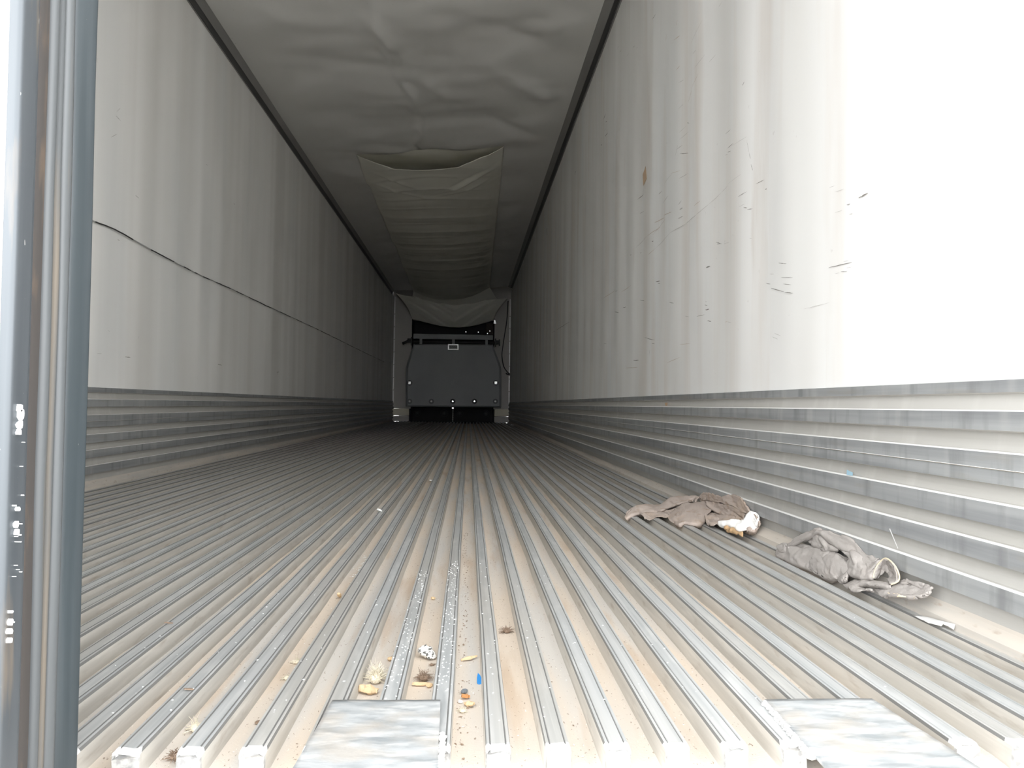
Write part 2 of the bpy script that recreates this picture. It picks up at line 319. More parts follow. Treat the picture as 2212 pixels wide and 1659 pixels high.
# floor of extruded ribs with dirt filled gutters
RIB0, RIBS = -.3655, .0674
HW = .0146; GZ = -.034
bm = bmesh.new()
ys = [YE, YE+.011] + [YE + .25*k for k in range(1, 12)] + [YE+3+k*.9 for k in range(1, 14)] + [D+.02]
ys = [y for y in ys if y <= D+.03]
rng = random.Random(4)
prof = [(-HW, GZ, 1), (-HW+.0006, -.0045, 1), (-HW+.0016, -.0004, 2), (-.0100, 0, 0), (-.0094, -.0011, 2), (-.0083, -.0011, 2), (-.0077, 0, 0),
        (.0077, 0, 0), (.0083, -.0011, 2), (.0094, -.0011, 2), (.0100, 0, 0), (HW-.0016, -.0004, 0), (HW-.0006, -.0045, 2), (HW, GZ, 1)]
for k in range(-18, 19):
    X0 = RIB0 + RIBS*k
    rows = []
    for j, y in enumerate(ys):
        dx = rng.uniform(-.0006, .0006) if j else 0
        rows.append([bm.verts.new((X0+p[0]+dx, y + (rng.uniform(-.0035, .0035) if j < 2 else 0), p[1]+(rng.uniform(-.0012, .0004) if j == 0 and p[1] > -.02 else 0))) for p in prof])
    for jj, (a, b) in enumerate(zip(rows, rows[1:])):
        for q in range(len(prof)-1):
            f = bm.faces.new((a[q], b[q], b[q+1], a[q+1])); f.material_index = prof[q+1][2] if jj else (5 if 1 <= q < len(prof)-2 else 1)
    # ragged end face
    A = rows[0]
    c0 = [bm.verts.new((v.co.x*1.0+(X0-v.co.x)*.10, v.co.y-.0035, v.co.z-.0015)) for v in A[1:-1]]
    c0 = [bm.verts.new((A[0].co.x+.001, A[0].co.y-.002, GZ))] + c0 + [bm.verts.new((A[-1].co.x-.001, A[-1].co.y-.002, GZ))]
    for q in range(len(A)-1):
        f = bm.faces.new((c0[q], A[q], A[q+1], c0[q+1])); f.material_index = 5 if 0 < q < len(A)-2 else 4
    f = bm.faces.new(list(reversed(c0))); f.material_index = 4
# gutters
nx = 1
for k in range(-19, 19):
    x0 = max(XL+.0, RIB0 + RIBS*k + HW - .0005); x1 = min(XR, RIB0 + RIBS*(k+1) - HW + .0005)
    if x1 <= x0: continue
    rows = []
    yy = [.60 + .05*j for j in range(60)] + [3.8+j*.8 for j in range(17)]
    for y in yy:
        r = []
        for t in (0, .14, .38, .62, .86, 1):
            x = x0+(x1-x0)*t
            hgt = (.0035*(abs(t-.5)*2)**3 + .0016*fbm(x*40, y*6, 2, 3)) if y > YE else .0006*fbm(x*40, y*20, 2, 3)
            r.append(bm.verts.new((x, y, GZ+.0012+max(0, hgt))))
        rows.append(r)
    for a, b in zip(rows, rows[1:]):
        for q in range(5):
            f = bm.faces.new((a[q], a[q+1], b[q+1], b[q])); f.material_index = 3; f.smooth = True
# strip of gutter floor passing under the rib ends, and the slab below
box(bm, XL-.02, XR+.02, .60, 16.7, GZ-.09, GZ, 3)
tag(obj('floor', bm, [M_ribtop, M_ribside, M_groove, M_gutter, M_ribend, M_ribedge]), kind='structure')

# ceiling liner: sagging, dented sheet
XCL, XCR = XL+.052, XR-.087
def ceil_z(x, y):
    t = (x-XCL)/(XCR-XCL)
    base = 2.705 + .13*t
    e = min(1, max(0, t/.12))*min(1, max(0, (1-t)/.12))
    z = base
    z -= e*.018*math.sin(math.pi*t)
    z += e*.028*fbm(x*1.1, y*1.3, 3, 3)
    z += e*.014*math.sin(y*2*math.pi/1.02 + 1.2*fbm(x, y*.4, 9, 2))*(.5+.5*fbm(x*.8, y*.5, 5, 2))
    # wandering crease down the middle
    xc = -.60 + .055*(y-4.4) + .035*math.sin(y*2.3) + .05*fbm(0, y*1.9, 8, 3)
    d = x-xc
    z -= e*.016*math.exp(-(d/.022)**2)*(.7+.8*fbm(0, y*2.6, 4, 2))*(1 if y < 7.3 else .3)
    z += e*.010*math.exp(-((d+.05)/.03)**2)*(.5+fbm(3, y*2.6, 4, 2))*(1 if y < 7.3 else .3)
    z += e*.012*math.exp(-((d-.11)/.07)**2)*(.5+fbm(0, y*1.7, 14, 2))
    # oblique dents on the right hand side
    for (cx, cy, a, L, W_, h) in ((.25, 5.0, .7, .45, .10, .022), (.45, 5.9, .9, .5, .09, -.022), (.35, 6.7, .8, .45, .08, .022), (.62, 6.0, 0, .10, .10, -.022),
                                 (.55, 8.1, .75, .40, .07, .02), (-.75, 5.4, .2, .4, .10, .012), (.1, 4.9, -.3, .5, .12, .016), (-.55, 5.05, 1.3, .35, .07, -.024), (-.35, 5.7, 1.0, .3, .08, -.02)):
        ux, uy = math.cos(a), math.sin(a)
        p, q = (x-cx)*ux+(y-cy)*uy, -(x-cx)*uy+(y-cy)*ux
        z += e*1.3*h*math.exp(-(p/L)**2-(q/W_)**2)
    return z
bm = bmesh.new()
CE = 15.95
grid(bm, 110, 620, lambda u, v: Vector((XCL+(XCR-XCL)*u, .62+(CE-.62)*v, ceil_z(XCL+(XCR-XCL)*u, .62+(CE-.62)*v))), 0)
# turned up end of the sheet and the roof above
grid(bm, 60, 2, lambda u, v: Vector((XCL+(XCR-XCL)*u, CE+.004*v, ceil_z(XCL+(XCR-XCL)*u, CE)+.11*v)), 1)  # dark brown paints in the shaded gap at the far edge
box(bm, XL-.07, XR+.07, .62, 16.95, 2.94, 3.0, 2)
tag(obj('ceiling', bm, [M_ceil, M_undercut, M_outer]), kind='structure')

# cove rails between wall liners and ceiling
def rail(side, X, ZB, xin, zt, name):
    bm = bmesh.new()
    P = [(-.002, ZB+.06), (-.002, ZB), (.010, ZB-.002), (.013, ZB+.003), (.013, ZB+.010), (xin*.42, ZB+(zt-ZB)*.42+.002), (xin*.46, ZB+(zt-ZB)*.42-.001), (xin, zt-.004), (xin+.003, zt+.002), (xin, zt+.03)]
    ys = [.62 + (15.98-.62)*k/50 for k in range(51)]
    rg = random.Random(7)
    rows = [[bm.verts.new((X - side*p[0], y, p[1]+.0015*math.sin(y*2.2))) for p in P] for y in ys]
    for a, b in zip(rows, rows[1:]):
        for k in range(len(P)-1):
            bm.faces.new((a[k], a[k+1], b[k+1], b[k]) if side > 0 else (b[k], b[k+1], a[k+1], a[k])).material_index = 1 if k in (2, 3, 4) else 0
    return tag(obj(name, bm, [M_rail, M_rail2]), kind='structure')
M_rail2 = mat('darker_rail_lip', (.07, .07, .07), .45, metal=.3)
rail(-1, XL, 2.629, .055, 2.712, 'trim_3')
rail(1, XR, 2.795, .090, 2.838, 'trim_4')

# front wall: frame round the cooling unit's opening
bm = bmesh.new()
OX0, OX1, OZ1 = -1.235, .535, 2.30
YF = 16.60
box(bm, XL-.02, OX0, YF, YF+.12, .275, 2.95, 0)
box(bm, OX1, XR+.02, YF, YF+.12, .285, 2.95, 0)
box(bm, OX0, OX1, YF, YF+.12, OZ1, 2.95, 0)
tag(obj('wall_front', bm, [M_front, M_black, M_outer]), kind='structure')
# dark cavity behind
bm = bmesh.new()
box(bm, OX0-.3, OX1+.3, YF+.62, YF+.68, -.2, 2.9, 1)
box(bm, OX0-.06, OX0, YF+.06, YF+.62, -.05, OZ1+.1, 1)
box(bm, OX1, OX1+.06, YF+.06, YF+.62, -.05, OZ1+.1, 1)
box(bm, OX0, OX1, YF+.10, YF+.62, OZ1, OZ1+.06, 1)
box(bm, XL-.1, XR+.1, YF, YF+.7, -.12, -.04, 1)
box(bm, XL-.1, XR+.1, YF+.68, YF+.74, -.3, 3.0, 2)
tag(obj('trim_8', bm, [M_front, M_black, M_outer]), kind='structure')
# pale corner strips
for k, (x, s) in enumerate(((XL, 1), (XR, -1))):
    bm = bmesh.new()
    a, b = sorted((x, x+s*.022)); box(bm, a, b, YF-.03, YF+.001, .0, 2.66, 0)
    for j in range(9):
        z = .12 + j*.27
        box(bm, a-.0005, b+.0005, YF-.032, YF-.029, z, z+.012, 1)
    tag(obj('trim_%d' % (5+k), bm, [M_ledge, M_undercut]), kind='structure')

# rear frame round the doorway (behind the camera's view, it bounds the light)
bm = bmesh.new()
box(bm, XL-.12, XL-.001, .56, .66, -.35, 3.02, 0)
box(bm, XR+.001, XR+.12, .56, .66, -.35, 3.02, 0)
box(bm, XL-.12, XR+.12, .56, .66, 2.86, 3.06, 0)
box(bm, XL-.12, XR+.12, .56, .62, -.42, GZ-.004, 0)
tag(obj('trim_7', bm, [M_steel]), kind='structure')
bm = bmesh.new()
box(bm, -60, 60, -60, 60, -1.45, -1.35, 0)
tag(obj('ground', bm, [M_ground]), kind='structure')
#PART2

# ------------------------------------------------------------------ closed left rear door with its seal edge
DX = -.400
door = empty('trailer_door', (-1.0, .75, -.12)); tag(door, 'closed left rear trailer door, white outside, seen along its grey ribbed edge', 'door')
def extrude_plan(bm, plan, z0, z1, nz=40, wob=0):
    zs = [z0+(z1-z0)*k/nz for k in range(nz+1)]
    rows = [[bm.verts.new((x+(wob*fbm(x*30, y*30, z*3, 2)), y+wob*fbm(y*30, z*2.5, x, 2), z)) for x, y, *_ in plan] for z in zs]
    for a, b in zip(rows, rows[1:]):
        for k in range(len(plan)-1):
            f = bm.faces.new((a[k], a[k+1], b[k+1], b[k])); f.smooth = True
            f.material_index = plan[k+1][2] if len(plan[k+1]) > 2 else 0
Z0, Z1 = -.11, 2.84
bm = bmesh.new(); box(bm, XL-.02, DX-.0125, .703, .820, Z0, Z1, 0, bev=.002)
obj('door_slab', bm, M_door, door)
def arc(cx, cy, r, a0, a1, n=7): return [(cx+r*math.cos(math.radians(a0+(a1-a0)*k/n)), cy+r*math.sin(math.radians(a0+(a1-a0)*k/n))) for k in range(n+1)]
bm = bmesh.new()   # outer aluminium edge bead
plan = [(DX-.0125, .702)] + arc(DX-.0065, .7075, .0055, -90, 0, 5) + arc(DX-.016, .724, .016, 0, 60) + [(DX-.012, .740)]
extrude_plan(bm, [(x, y, 0) for x, y in plan], Z0, Z1, 60, .0010)
obj('edge_frame', bm, M_steel, door)
bm = bmesh.new()
plan = [(DX-.012, .737), (DX-.0085, .741), (DX-.0075, .748), (DX-.0080, .755), (DX-.0085, .762)]
extrude_plan(bm, [(x, y, 0) for x, y in plan], Z0, Z1, 60, .0012)
obj('seal_channel', bm, M_gask_dark, door)
bm = bmesh.new()
plan = [(DX-.014, .759)] + arc(DX-.009, .765, .0065, -100, 60, 6) + arc(DX-.009, .777, .006, -30, 40, 4) + arc(DX-.008, .788, .0085, -50, 70, 6) + [(DX-.012, .797)]
extrude_plan(bm, [(x, y, 0) for x, y in plan], Z0, Z1, 90, .0014)
obj('bulb_gasket', bm, M_gasket, door)
bm = bmesh.new()
plan = [(DX-.020, .794), (DX-.005, .796), (DX-.001, .803)] + arc(DX-.004, .826, .008, 0, 90, 6) + [(DX-.030, .836), (DX-.030, .81)]
extrude_plan(bm, [(x, y, 0) for x, y in plan], Z0, Z1, 60, .0010)
obj('lip_seal', bm, M_rubber, door)
# chips of white paint on the edge frame
bm = bmesh.new(); rg = random.Random(3)
def chip(bm, y, z, s):
    n = 8; ang = [k*2*math.pi/n for k in range(n)]
    x = DX+.0012
    vs = [bm.verts.new((x+.0016, y+math.cos(a)*s*rg.uniform(.5, 1.1), z+math.sin(a)*s*rg.uniform(.8, 1.8))) for a in ang]
    vb = [bm.verts.new((x-.004, v.co.y, v.co.z)) for v in vs]
    bm.faces.new(vs)
    for k in range(n): bm.faces.new((vs[k], vb[k], vb[(k+1) % n], vs[(k+1) % n]))
for (y, z, s) in ((.7125, .373, .0028), (.7140, .368, .0035), (.7130, .358, .0030), (.7120, .351, .0018), (.7135, .262, .0022), (.7120, .270, .0020), (.7140, .283, .0015),
                  (.7085, .185, .0020), (.7075, .177, .0024), (.7080, .169, .0020), (.7085, .194, .0012)):
    chip(bm, y, z, s)
for k in range(14): chip(bm, rg.uniform(.709, .724), rg.uniform(.18, .35), rg.uniform(.0002, .0005))
obj('paint_chips', bm, M_paint_chip, door)
for ch in door.children:
    if ch.name.startswith('paint'): ch['label'] = 'white paint flakes on the grey edge'

# ------------------------------------------------------------------ fabric air duct under the ceiling
duct = empty('air_duct', (-.40, 7.2, 2.7)); tag(duct, 'cream fabric air duct sagging from the ceiling, open at its near end', 'air duct')
def cx0(y): t = (y-7.3)/(15.9-7.3); return -1.093 + (-1.172+1.093)*t
def cx1(y): t = (y-7.3)/(15.9-7.3); return .301 + (.400-.301)*t
def duct_pt(u, v):
    # v along, u across
    yl, yr = 7.32, 7.17
    y = (yl+(yr-yl)*u) + (15.95-7.25)*v
    a, b = cx0(y), cx1(y); x = a+(b-a)*u
    zc = ceil_z(x, y) - .006; zs = 2.690 + .13*(x-XCL)/(XCR-XCL)
    sg = .175 + .05*v
    k_ = min(1, 6*min(u, 1-u)); z = (zc*(1-k_)+zs*k_) - sg*(math.sin(math.pi*u)**.85) if 0 < u < 1 else zc
    e = math.sin(math.pi*u) if 0 < u < 1 else 0
    # swag folds: V/U shaped pleats hanging from the edge fixings
    ph = (y-7.25) + .62*math.sin(math.pi*u)**1.1
    amp = .018*(1+.5*fbm(y*.9, u, 2, 2))*e**.5
    z += amp*.55*math.sin(ph*2*math.pi/.66 + .5*fbm(x*.5, y*.6, 6, 2))
    sw = math.sin(ph*2*math.pi/.38 + .8*fbm(x*.6, y*.6, 1, 2))
    z -= .016*e*(max(0, sw)**4)*(.4+.9*abs(2*u-1))
    # strong oblique folds by the mouth
    for (fx, fy, a_, L, W_, h) in ((.08, 7.75, -.62, .35, .035, -.035), (.12, 7.62, -.62, .35, .03, .022), (-.85, 7.7, .45, .32, .04, -.022), (-.80, 8.1, .35, .35, .04, -.02), (.0, 8.05, -.3, .35, .04, -.015)):
        ux, uy = math.cos(a_), -math.sin(a_)*-1
        p, q = (x-fx)*ux+(y-fy)*-uy*-1, -(x-fx)*uy+(y-fy)*ux
        z += e*h*math.exp(-(p/L)**2-(q/W_)**2)
    return Vector((x, y, min(z, zc)))
bm = bmesh.new()
V = grid(bm, 60, 420, duct_pt, 0)
o = obj('duct_fabric', bm, M_chute, duct)
md = o.modifiers.new('t', 'SOLIDIFY'); md.thickness = .003; md.offset = 1
bm = bmesh.new()   # upper sheet lying on the ceiling just inside the mouth
def upper(u, v):
    y = (7.32-.15*u) - .10*math.sin(math.pi*u)*(1-v) + 1.2*v
    x = cx0(y)+(cx1(y)-cx0(y))*u
    return Vector((x, y, ceil_z(x, y)-.004-.012*math.sin(math.pi*u)))
grid(bm, 30, 24, upper, 0)
obj('duct_liner', bm, M_chute2 if 'M_chute2' in globals() else M_chute, duct)
# end flap spreading to the corners and falling to the front opening
bm = bmesh.new()
def flap(u, v):
    u2 = u
    xt = -1.54 + (0.80+1.54)*u; zt = 2.665 - .05*u
    top = Vector((xt, 16.12, zt - (.10*math.sin(math.pi*u))))
    xb = -1.215 + (.505+1.215)*u
    zb = 2.165 - .155*math.sin(math.pi*min(1, max(0, (u*1.02)**1.12)))
    bot = Vector((xb, 16.40, zb))
    p = top.lerp(bot, v)
    p.y += .10*math.sin(math.pi*v)*math.sin(math.pi*u)*-1
    # V folds
    d = abs(u-.52)
    ph = v*.9 + d*1.9
    p.y += .022*math.sin(ph*14)*math.sin(math.pi*u)*min(1, v*3)*min(1, (1.05-v)*5)
    p.y += .012*math.sin(ph*31+1)*math.sin(math.pi*u)
    # side edges swept in
    p.x += (-.05 if u > .5 else .05)*math.sin(math.pi*v)*abs(2*u-1)**3
    return p
grid(bm, 60, 30, flap, 0)
o = obj('end_flap', bm, M_chute, duct)
md = o.modifiers.new('t', 'SOLIDIFY'); md.thickness = .004
bm = bmesh.new()
def neck(u, v):
    a = duct_pt(u, 1.0); b = Vector((-1.20+(.56+1.20)*u, 16.16, 2.60-.17*math.sin(math.pi*u)))
    p = a.lerp(b, v); return p
grid(bm, 40, 6, neck, 0)
o = obj('duct_neck', bm, M_chute, duct)

# ------------------------------------------------------------------ bulkhead at the front
BY = 16.28
bh = empty('bulkhead', (-.33, BY, .3)); tag(bh, 'grey moulded bulkhead with bolts standing before the front wall', 'bulkhead')
# panel outline with chamfered shoulders, hollow tray shape
out = [(-1.315, .315), (-1.325, 1.12), (-1.305, 1.22), (-1.185, 1.600), (-1.175, 1.645), (.497, 1.655), (.510, 1.61), (.655, 1.25), (.682, 1.15), (.692, .325)]
inn = [(-1.268, .345), (-1.275, 1.11), (-1.255, 1.20), (-1.150, 1.575), (-1.14, 1.610), (.465, 1.62), (.478, 1.58), (.610, 1.23), (.635, 1.14), (.645, .355)]
bm = bmesh.new()
A = [bm.verts.new((x, BY+.075, z)) for x, z in out]
B = [bm.verts.new((x*1.0, BY+.025, z)) for x, z in [(a+(c-a)*.25, b+(d-b)*.25) for (a, b), (c, d) in zip(out, inn)]]
C_ = [bm.verts.new((x, BY, z)) for x, z in inn]
n = len(A)
for k in range(n):
    for P, Q in ((A, B), (B, C_)):
        bm.faces.new((P[k], P[(k+1) % n], Q[(k+1) % n], Q[k])).smooth = False
bm.faces.new(C_)
bm.faces.new(list(reversed(A)))
bmesh.ops.recalc_face_normals(bm, faces=bm.faces)
obj('panel', bm, M_bulk, bh)
bm = bmesh.new()
box(bm, -1.178, .495, BY+.01, BY+.05, 1.745, 1.85, 0, bev=.006)
obj('top_rail', bm, M_bulk, bh)
for x in (-1.02, -.338, .36):
    bm = bmesh.new(); box(bm, x-.028, x+.028, BY+.012, BY+.048, 1.63, 1.76, 0, bev=.003); obj('rail_bracket', bm, M_bulk, bh)
def bolt(x, z, bright, washer=.055):
    bm = bmesh.new()
    cyl(bm, (x, BY-.001, z), (0, -1, 0), washer, .006, 24, 0)
    o = obj('bolt', bm, M_blackpaint if bright else M_bulk2, bh)
    bm = bmesh.new()
    if bright == 2:
        bm2 = bm; box(bm, x-.036, x+.036, BY-.022, BY-.006, z-.036, z+.036, 0, bev=.012)
        obj('bolt_cap', bm, M_cap, o_parent(o))
    else:
        cyl(bm, (x, BY-.006, z), (0, -1, 0), .024, .010, 8, 0, r2=.016)
        obj('bolt_head', bm, M_chrome if bright else M_ledge, o_parent(o))
def o_parent(o): return o
M_cap = mat('pale_bolt_cap', (.95, .95, .93), .3, metal=.6)
M_bulk2 = mat('dark_grey_washer', (.17, .18, .175), .5)
for x, z, b in ((-1.238, .815, 2), (.567, .842, 2), (-1.232, .427, 0), (-.778, .433, 0), (-.332, .439, 1), (.124, .446, 1), (.563, .451, 0)):
    bolt(x, z, b)
bm = bmesh.new(); cyl(bm, (-.319, BY+.001, .829), (0, -1, 0), .058, .006, 28, 0, r2=.05); obj('blank_boss', bm, M_bulk, bh)
M_cap2 = mat('white_framed_plate', (.9, .9, .88), .35, metal=.4)
bm = bmesh.new(); box(bm, -.452, -.228, BY-.010, BY-.0005, 1.520, 1.642, 0, bev=.004)
pl = obj('label_plate', bm, M_cap2, bh); pl['label'] = 'white framed name plate'
bm = bmesh.new(); box(bm, -.428, -.252, BY-.012, BY-.0095, 1.540, 1.622, 0); obj('label_face', bm, M_labelgrey if 'M_labelgrey' in globals() else mat('olive_grey_label', (.28, .29, .26), .5), pl)
bm = bmesh.new(); rg = random.Random(5)
x = -.415
hs = [.030, .024, .020, .028, .020, .024, .020, .026]
for k, h in enumerate(hs):
    w_ = .012; box(bm, x, x+w_, BY-.0132, BY-.0118, 1.570, 1.570+h, 0); box(bm, x+w_, x+w_+.005, BY-.0132, BY-.0118, 1.570, 1.576, 0); x += .0195
obj('lettering', bm, M_blackpaint, pl)

# adjustable bar across the bulkhead slot
bar = empty('cargo_bar', (-.35, BY-.02, 1.69)); tag(bar, 'black cargo bar lying behind the bulkhead slot, both ends showing', 'cargo bar')
bm = bmesh.new(); cyl(bm, (-1.25, BY+.090, 1.690), (1, 0, 0), .034, 1.86, 16, 0)
obj('tube', bm, M_blackpaint, bar)
bm = bmesh.new(); tube(bm, [(-1.18, BY+.005, 1.70), (-1.27, BY-.01, 1.70), (-1.31, BY-.02, 1.675), (-1.40, BY-.03, 1.632)], .028, 8)
box(bm, -1.30, -1.20, BY-.03, BY+.06, 1.655, 1.745, 0, bev=.01)
obj('handle', bm, M_blackpaint, bar)
for xx in (-1.212, .548):
    bm = bmesh.new(); box(bm, xx-.010, xx+.010, BY-.035, BY+.055, 1.60, 1.775, 0, bev=.003); box(bm, xx-.01, xx+(.09 if xx > 0 else .02), BY-.03, BY+.03, 1.655, 1.735, 0, bev=.01)
    if xx > 0: box(bm, xx+.07, xx+.095, BY-.03, BY+.04, 1.62, 1.76, 0, bev=.004)
    obj('end_clamp', bm, M_blackpaint, bar)

# pale blocks at the foot of the front wall
for (x0, x1, zs, lab) in ((XL+.002, -1.262, ((.005, .115), (.125, .272)), 'left'), (.556, XR-.002, ((.005, .125), (.135, .284)), 'right')):
    for i, (a, b) in enumerate(zs):
        bm = bmesh.new(); box(bm, x0, x1, YF-.10, YF+.10, a, b, 0, bev=.005)
        o = obj('floor_block', bm, M_block if i else M_front, None, origin=((x0+x1)/2, YF, a))
        tag(o, ('%s pale block at the %s foot of the front wall' % ('upper cream' if i else 'lower greyish', lab)), 'block', 'pale blocks at the foot of the front wall')
# round vents in the dark gap under the bulkhead
for i, x in enumerate((-1.10, -.52, -.19, .38)):
    bm = bmesh.new()
    for r0, r1 in ((.085, .072), (.055, .045), (.028, .0)):
        n = 28
        A = [bm.verts.new((x+r0*math.cos(k*2*math.pi/n), YF+.20, .185+r0*math.sin(k*2*math.pi/n))) for k in range(n)]
        B = [bm.verts.new((x+r1*math.cos(k*2*math.pi/n), YF+.19, .185+r1*math.sin(k*2*math.pi/n))) for k in range(n)] if r1 else None
        if B:
            for k in range(n): bm.faces.new((A[k], A[(k+1) % n], B[(k+1) % n], B[k]))
        else: bm.faces.new(A)
    o = obj('round_vent', bm, M_vent if 'M_vent' in globals() else mat('near_black_vent', (.03, .032, .04), .5), None, origin=(x, YF+.2, .185))
    md = o.modifiers.new('t', 'SOLIDIFY'); md.thickness = .006
    tag(o, ('leftmost', 'second from left', 'third from left', 'rightmost')[i] + ' of four dark round vents in the gap under the bulkhead', 'vent', 'round vents under the bulkhead')
# hanging chain in the middle of the gap
ch = empty('chain', (-.325, YF-.02, .012)); tag(ch, 'thin metal chain hanging in the gap under the bulkhead, bright bracket at its top', 'chain')
bm = bmesh.new()
for k in range(14):
    z = .300-.0215*k
    n = 10; pts = []
    for q in range(n+1):
        a = q*2*math.pi/n
        pts.append((-.325+(.007*math.cos(a) if k % 2 else 0), BY+.03+(0 if k % 2 else .007*math.cos(a)), z+.016*math.sin(a)))
    tube(bm, pts, .0028, 5)
obj('links', bm, M_ledge, ch)
bm = bmesh.new(); box(bm, -.350, -.305, BY-.004, BY+.05, .288, .3145, 0, bev=.004)
obj('bracket', bm, M_chrome, ch)
# evaporator opening: bolts glinting in the dark opening above the bulkhead
unit = empty('cooling_unit', (-.35, YF+.35, 1.9)); tag(unit, 'black cooling unit in the dark opening above the bulkhead', 'cooling unit')
bm = bmesh.new(); box(bm, OX0+.02, OX1-.02, YF+.30, YF+.58, 1.55, 2.28, 0, bev=.02); obj('casing', bm, M_black, unit)
bm = bmesh.new(); cyl(bm, (.44, YF+.30, 2.02), (0, -1, 0), .10, .05, 24, 0, r2=.07); box(bm, .36, .52, YF+.24, YF+.30, 1.9, 2.16, 0, bev=.01); obj('motor_cover', bm, mat('rusty_brown_cover', (.07, .05, .045), .7), unit)
for (x, z) in ((-.08, 1.955), (.19, 1.955), (.44, 1.985), (.39, 1.93)):
    bm = bmesh.new(); cyl(bm, (x, YF+.24, z), (0, -1, 0), .020, .03, 8, 0, r2=.012)
    obj('unit_bolt', bm, M_chrome, unit)
# batten under the flap
bm = bmesh.new()
tube(bm, [(-1.20, 16.46, 2.16), (-.95, 16.46, 2.145), (-.78, 16.46, 2.135)], .012, 8)
o = obj('batten', bm, M_white, None, origin=(-1.0, 16.46, 2.15)); tag(o, 'thin pale batten end showing under the left of the duct flap', 'batten')
bm = bmesh.new(); box(bm, .505, .56, 16.30, 16.34, 2.09, 2.12, 0, bev=.004); box(bm, .51, .545, 16.30, 16.34, 2.12, 2.17, 0, bev=.004)
o = obj('hook', bm, M_chrome, None, origin=(.53, 16.32, 2.12)); tag(o, 'shiny metal hook at the right end of the duct flap', 'hook')

# cable and drain hose at the right front corner
def curve_pts(pts, n=12):
    P = [Vector(p) for p in pts]; out = []
    for i in range(len(P)-1):
        a = P[max(i-1, 0)]; b = P[i]; c = P[i+1]; d = P[min(i+2, len(P)-1)]
        for k in range(n):
            t = k/n
            out.append(.5*((2*b)+(c-a)*t+(2*a-5*b+4*c-d)*t*t+(3*b-3*c+d-a)*t**3))
    out.append(P[-1]); return out
def pt_front(px, py, Y):   # world point on a plane of constant Y, from measurements
    return None
bm = bmesh.new()
tube(bm, curve_pts([(.81, 16.44, 2.60), (.79, 16.42, 2.2), (.74, 16.40, 1.85), (.70, 16.36, 1.55), (.695, 16.34, 1.40), (.74, 16.36, 1.18), (.86, 16.40, 1.03)]), .010, 6)
o = obj('hanging_cable', bm, M_wire, None, origin=(.81, 16.44, 2.6)); tag(o, 'thin dark cable hanging down the right front corner', 'cable')
bm = bmesh.new()
tube(bm, curve_pts([(.872, 16.50, 1.04), (.82, 16.48, 1.035), (.79, 16.42, 1.05)]), .014, 6); box(bm, .845, .874, 16.44, 16.54, 1.01, 1.06, 0, bev=.003)
o = obj('cable_clip', bm, M_wire, None, origin=(.87, 16.5, 1.03)); tag(o, 'small black clip holding the cable at the right corner', 'clip')

# thin wire running along the left wall
bm = bmesh.new()
WP = [(3.348, 1.140), (3.48, 1.146), (3.618, 1.148), (3.844, 1.141), (4.0, 1.136), (4.163, 1.134), (4.431, 1.130), (4.656, 1.128), (5.05, 1.133), (5.494, 1.136), (6.247, 1.140), (7.243, 1.146), (8.621, 1.154), (10.656, 1.153), (12.8, 1.156), (14.724, 1.160)]
pts = [(XL+.010+.004*fbm(y, 3, 3, 2), y, z) for y, z in [(2.2, 1.12), (2.8, 1.13)] + WP]
cp = curve_pts(pts, 10)
cp = [Vector((p.x, p.y, p.z+.0035*fbm(p.y*3.5, 1, 1, 3))) for p in cp]
tube(bm, cp, .0032, 6)
for f in bm.faces:
    c = f.calc_center_median()
    f.material_index = 1 if fbm(c.y*4, 7, 7, 2) > .12 else 0
o = obj('wall_wire', bm, [M_wire, M_wire2], None, origin=(XL+.01, 2.2, 1.12)); tag(o, 'thin dark wire strung along the left wall', 'wire')

# tape patch and white tag on the right wall
bm = bmesh.new()
xw = XR-wall_bulge(3.86, 1.55, 1)-.0018
v = [bm.verts.new((xw+a, 3.86+y, 1.553+z)) for a in (0, -.0008) for y, z in ((-.045, -.025), (.030, -.040), (.046, .022), (-.020, .045))]
for q in ((0, 1, 2, 3), (7, 6, 5, 4), (0, 4, 5, 1), (1, 5, 6, 2), (2, 6, 7, 3), (3, 7, 4, 0)): bm.faces.new([v[i] for i in q])
o = obj('tape_patch', bm, M_tape, None, origin=(xw, 3.86, 1.553)); tag(o, 'small tan tape patch stuck on the right wall', 'tape')
bm = bmesh.new()
xw = XR-wall_bulge(8.83, 2.37, 1)-.002
v = [bm.verts.new((xw+a, 8.83+y, 2.37+z)) for a in (0, -.004) for y, z in ((-.05, -.035), (.06, -.035), (.03, .0), (.005, .055))]
for q in ((0, 1, 2, 3), (7, 6, 5, 4), (0, 4, 5, 1), (1, 5, 6, 2), (2, 6, 7, 3), (3, 7, 4, 0)): bm.faces.new([v[i] for i in q])
o = obj('paper_scrap', bm, M_paper, None, origin=(xw, 8.83, 2.37)); tag(o, 'white paper scrap high on the right wall', 'paper')

# ------------------------------------------------------------------ plates welded over the rib ends
def plate(pts, z, th, label, curl=None, bead=None):
    bm = bmesh.new()
    (x0, y0), (x1, y0b), (x2, y1), (x3, y1b) = pts   # near-left, near-right, far-right, far-left
    def fn(u, v):
        a = Vector((x0, y0, 0)).lerp(Vector((x1, y0b, 0)), u); b = Vector((x3, y1b, 0)).lerp(Vector((x2, y1, 0)), u)
        p = a.lerp(b, v)
        return Vector((p.x+.0006*fbm(p.y*60, u, 1), p.y+.0006*fbm(p.x*60, v, 2), z+.0006*fbm(p.x*18, p.y*18, 5)))
    grid(bm, 24, 24, fn)
    o = obj('floor_plate', bm, M_plate, None, origin=((x0+x1)/2, (y0+y1)/2, z))
    md = o.modifiers.new('t', 'SOLIDIFY'); md.thickness = th; md.offset = 1
    tag(o, label, 'plate', 'metal plates over the rib ends')
    return o
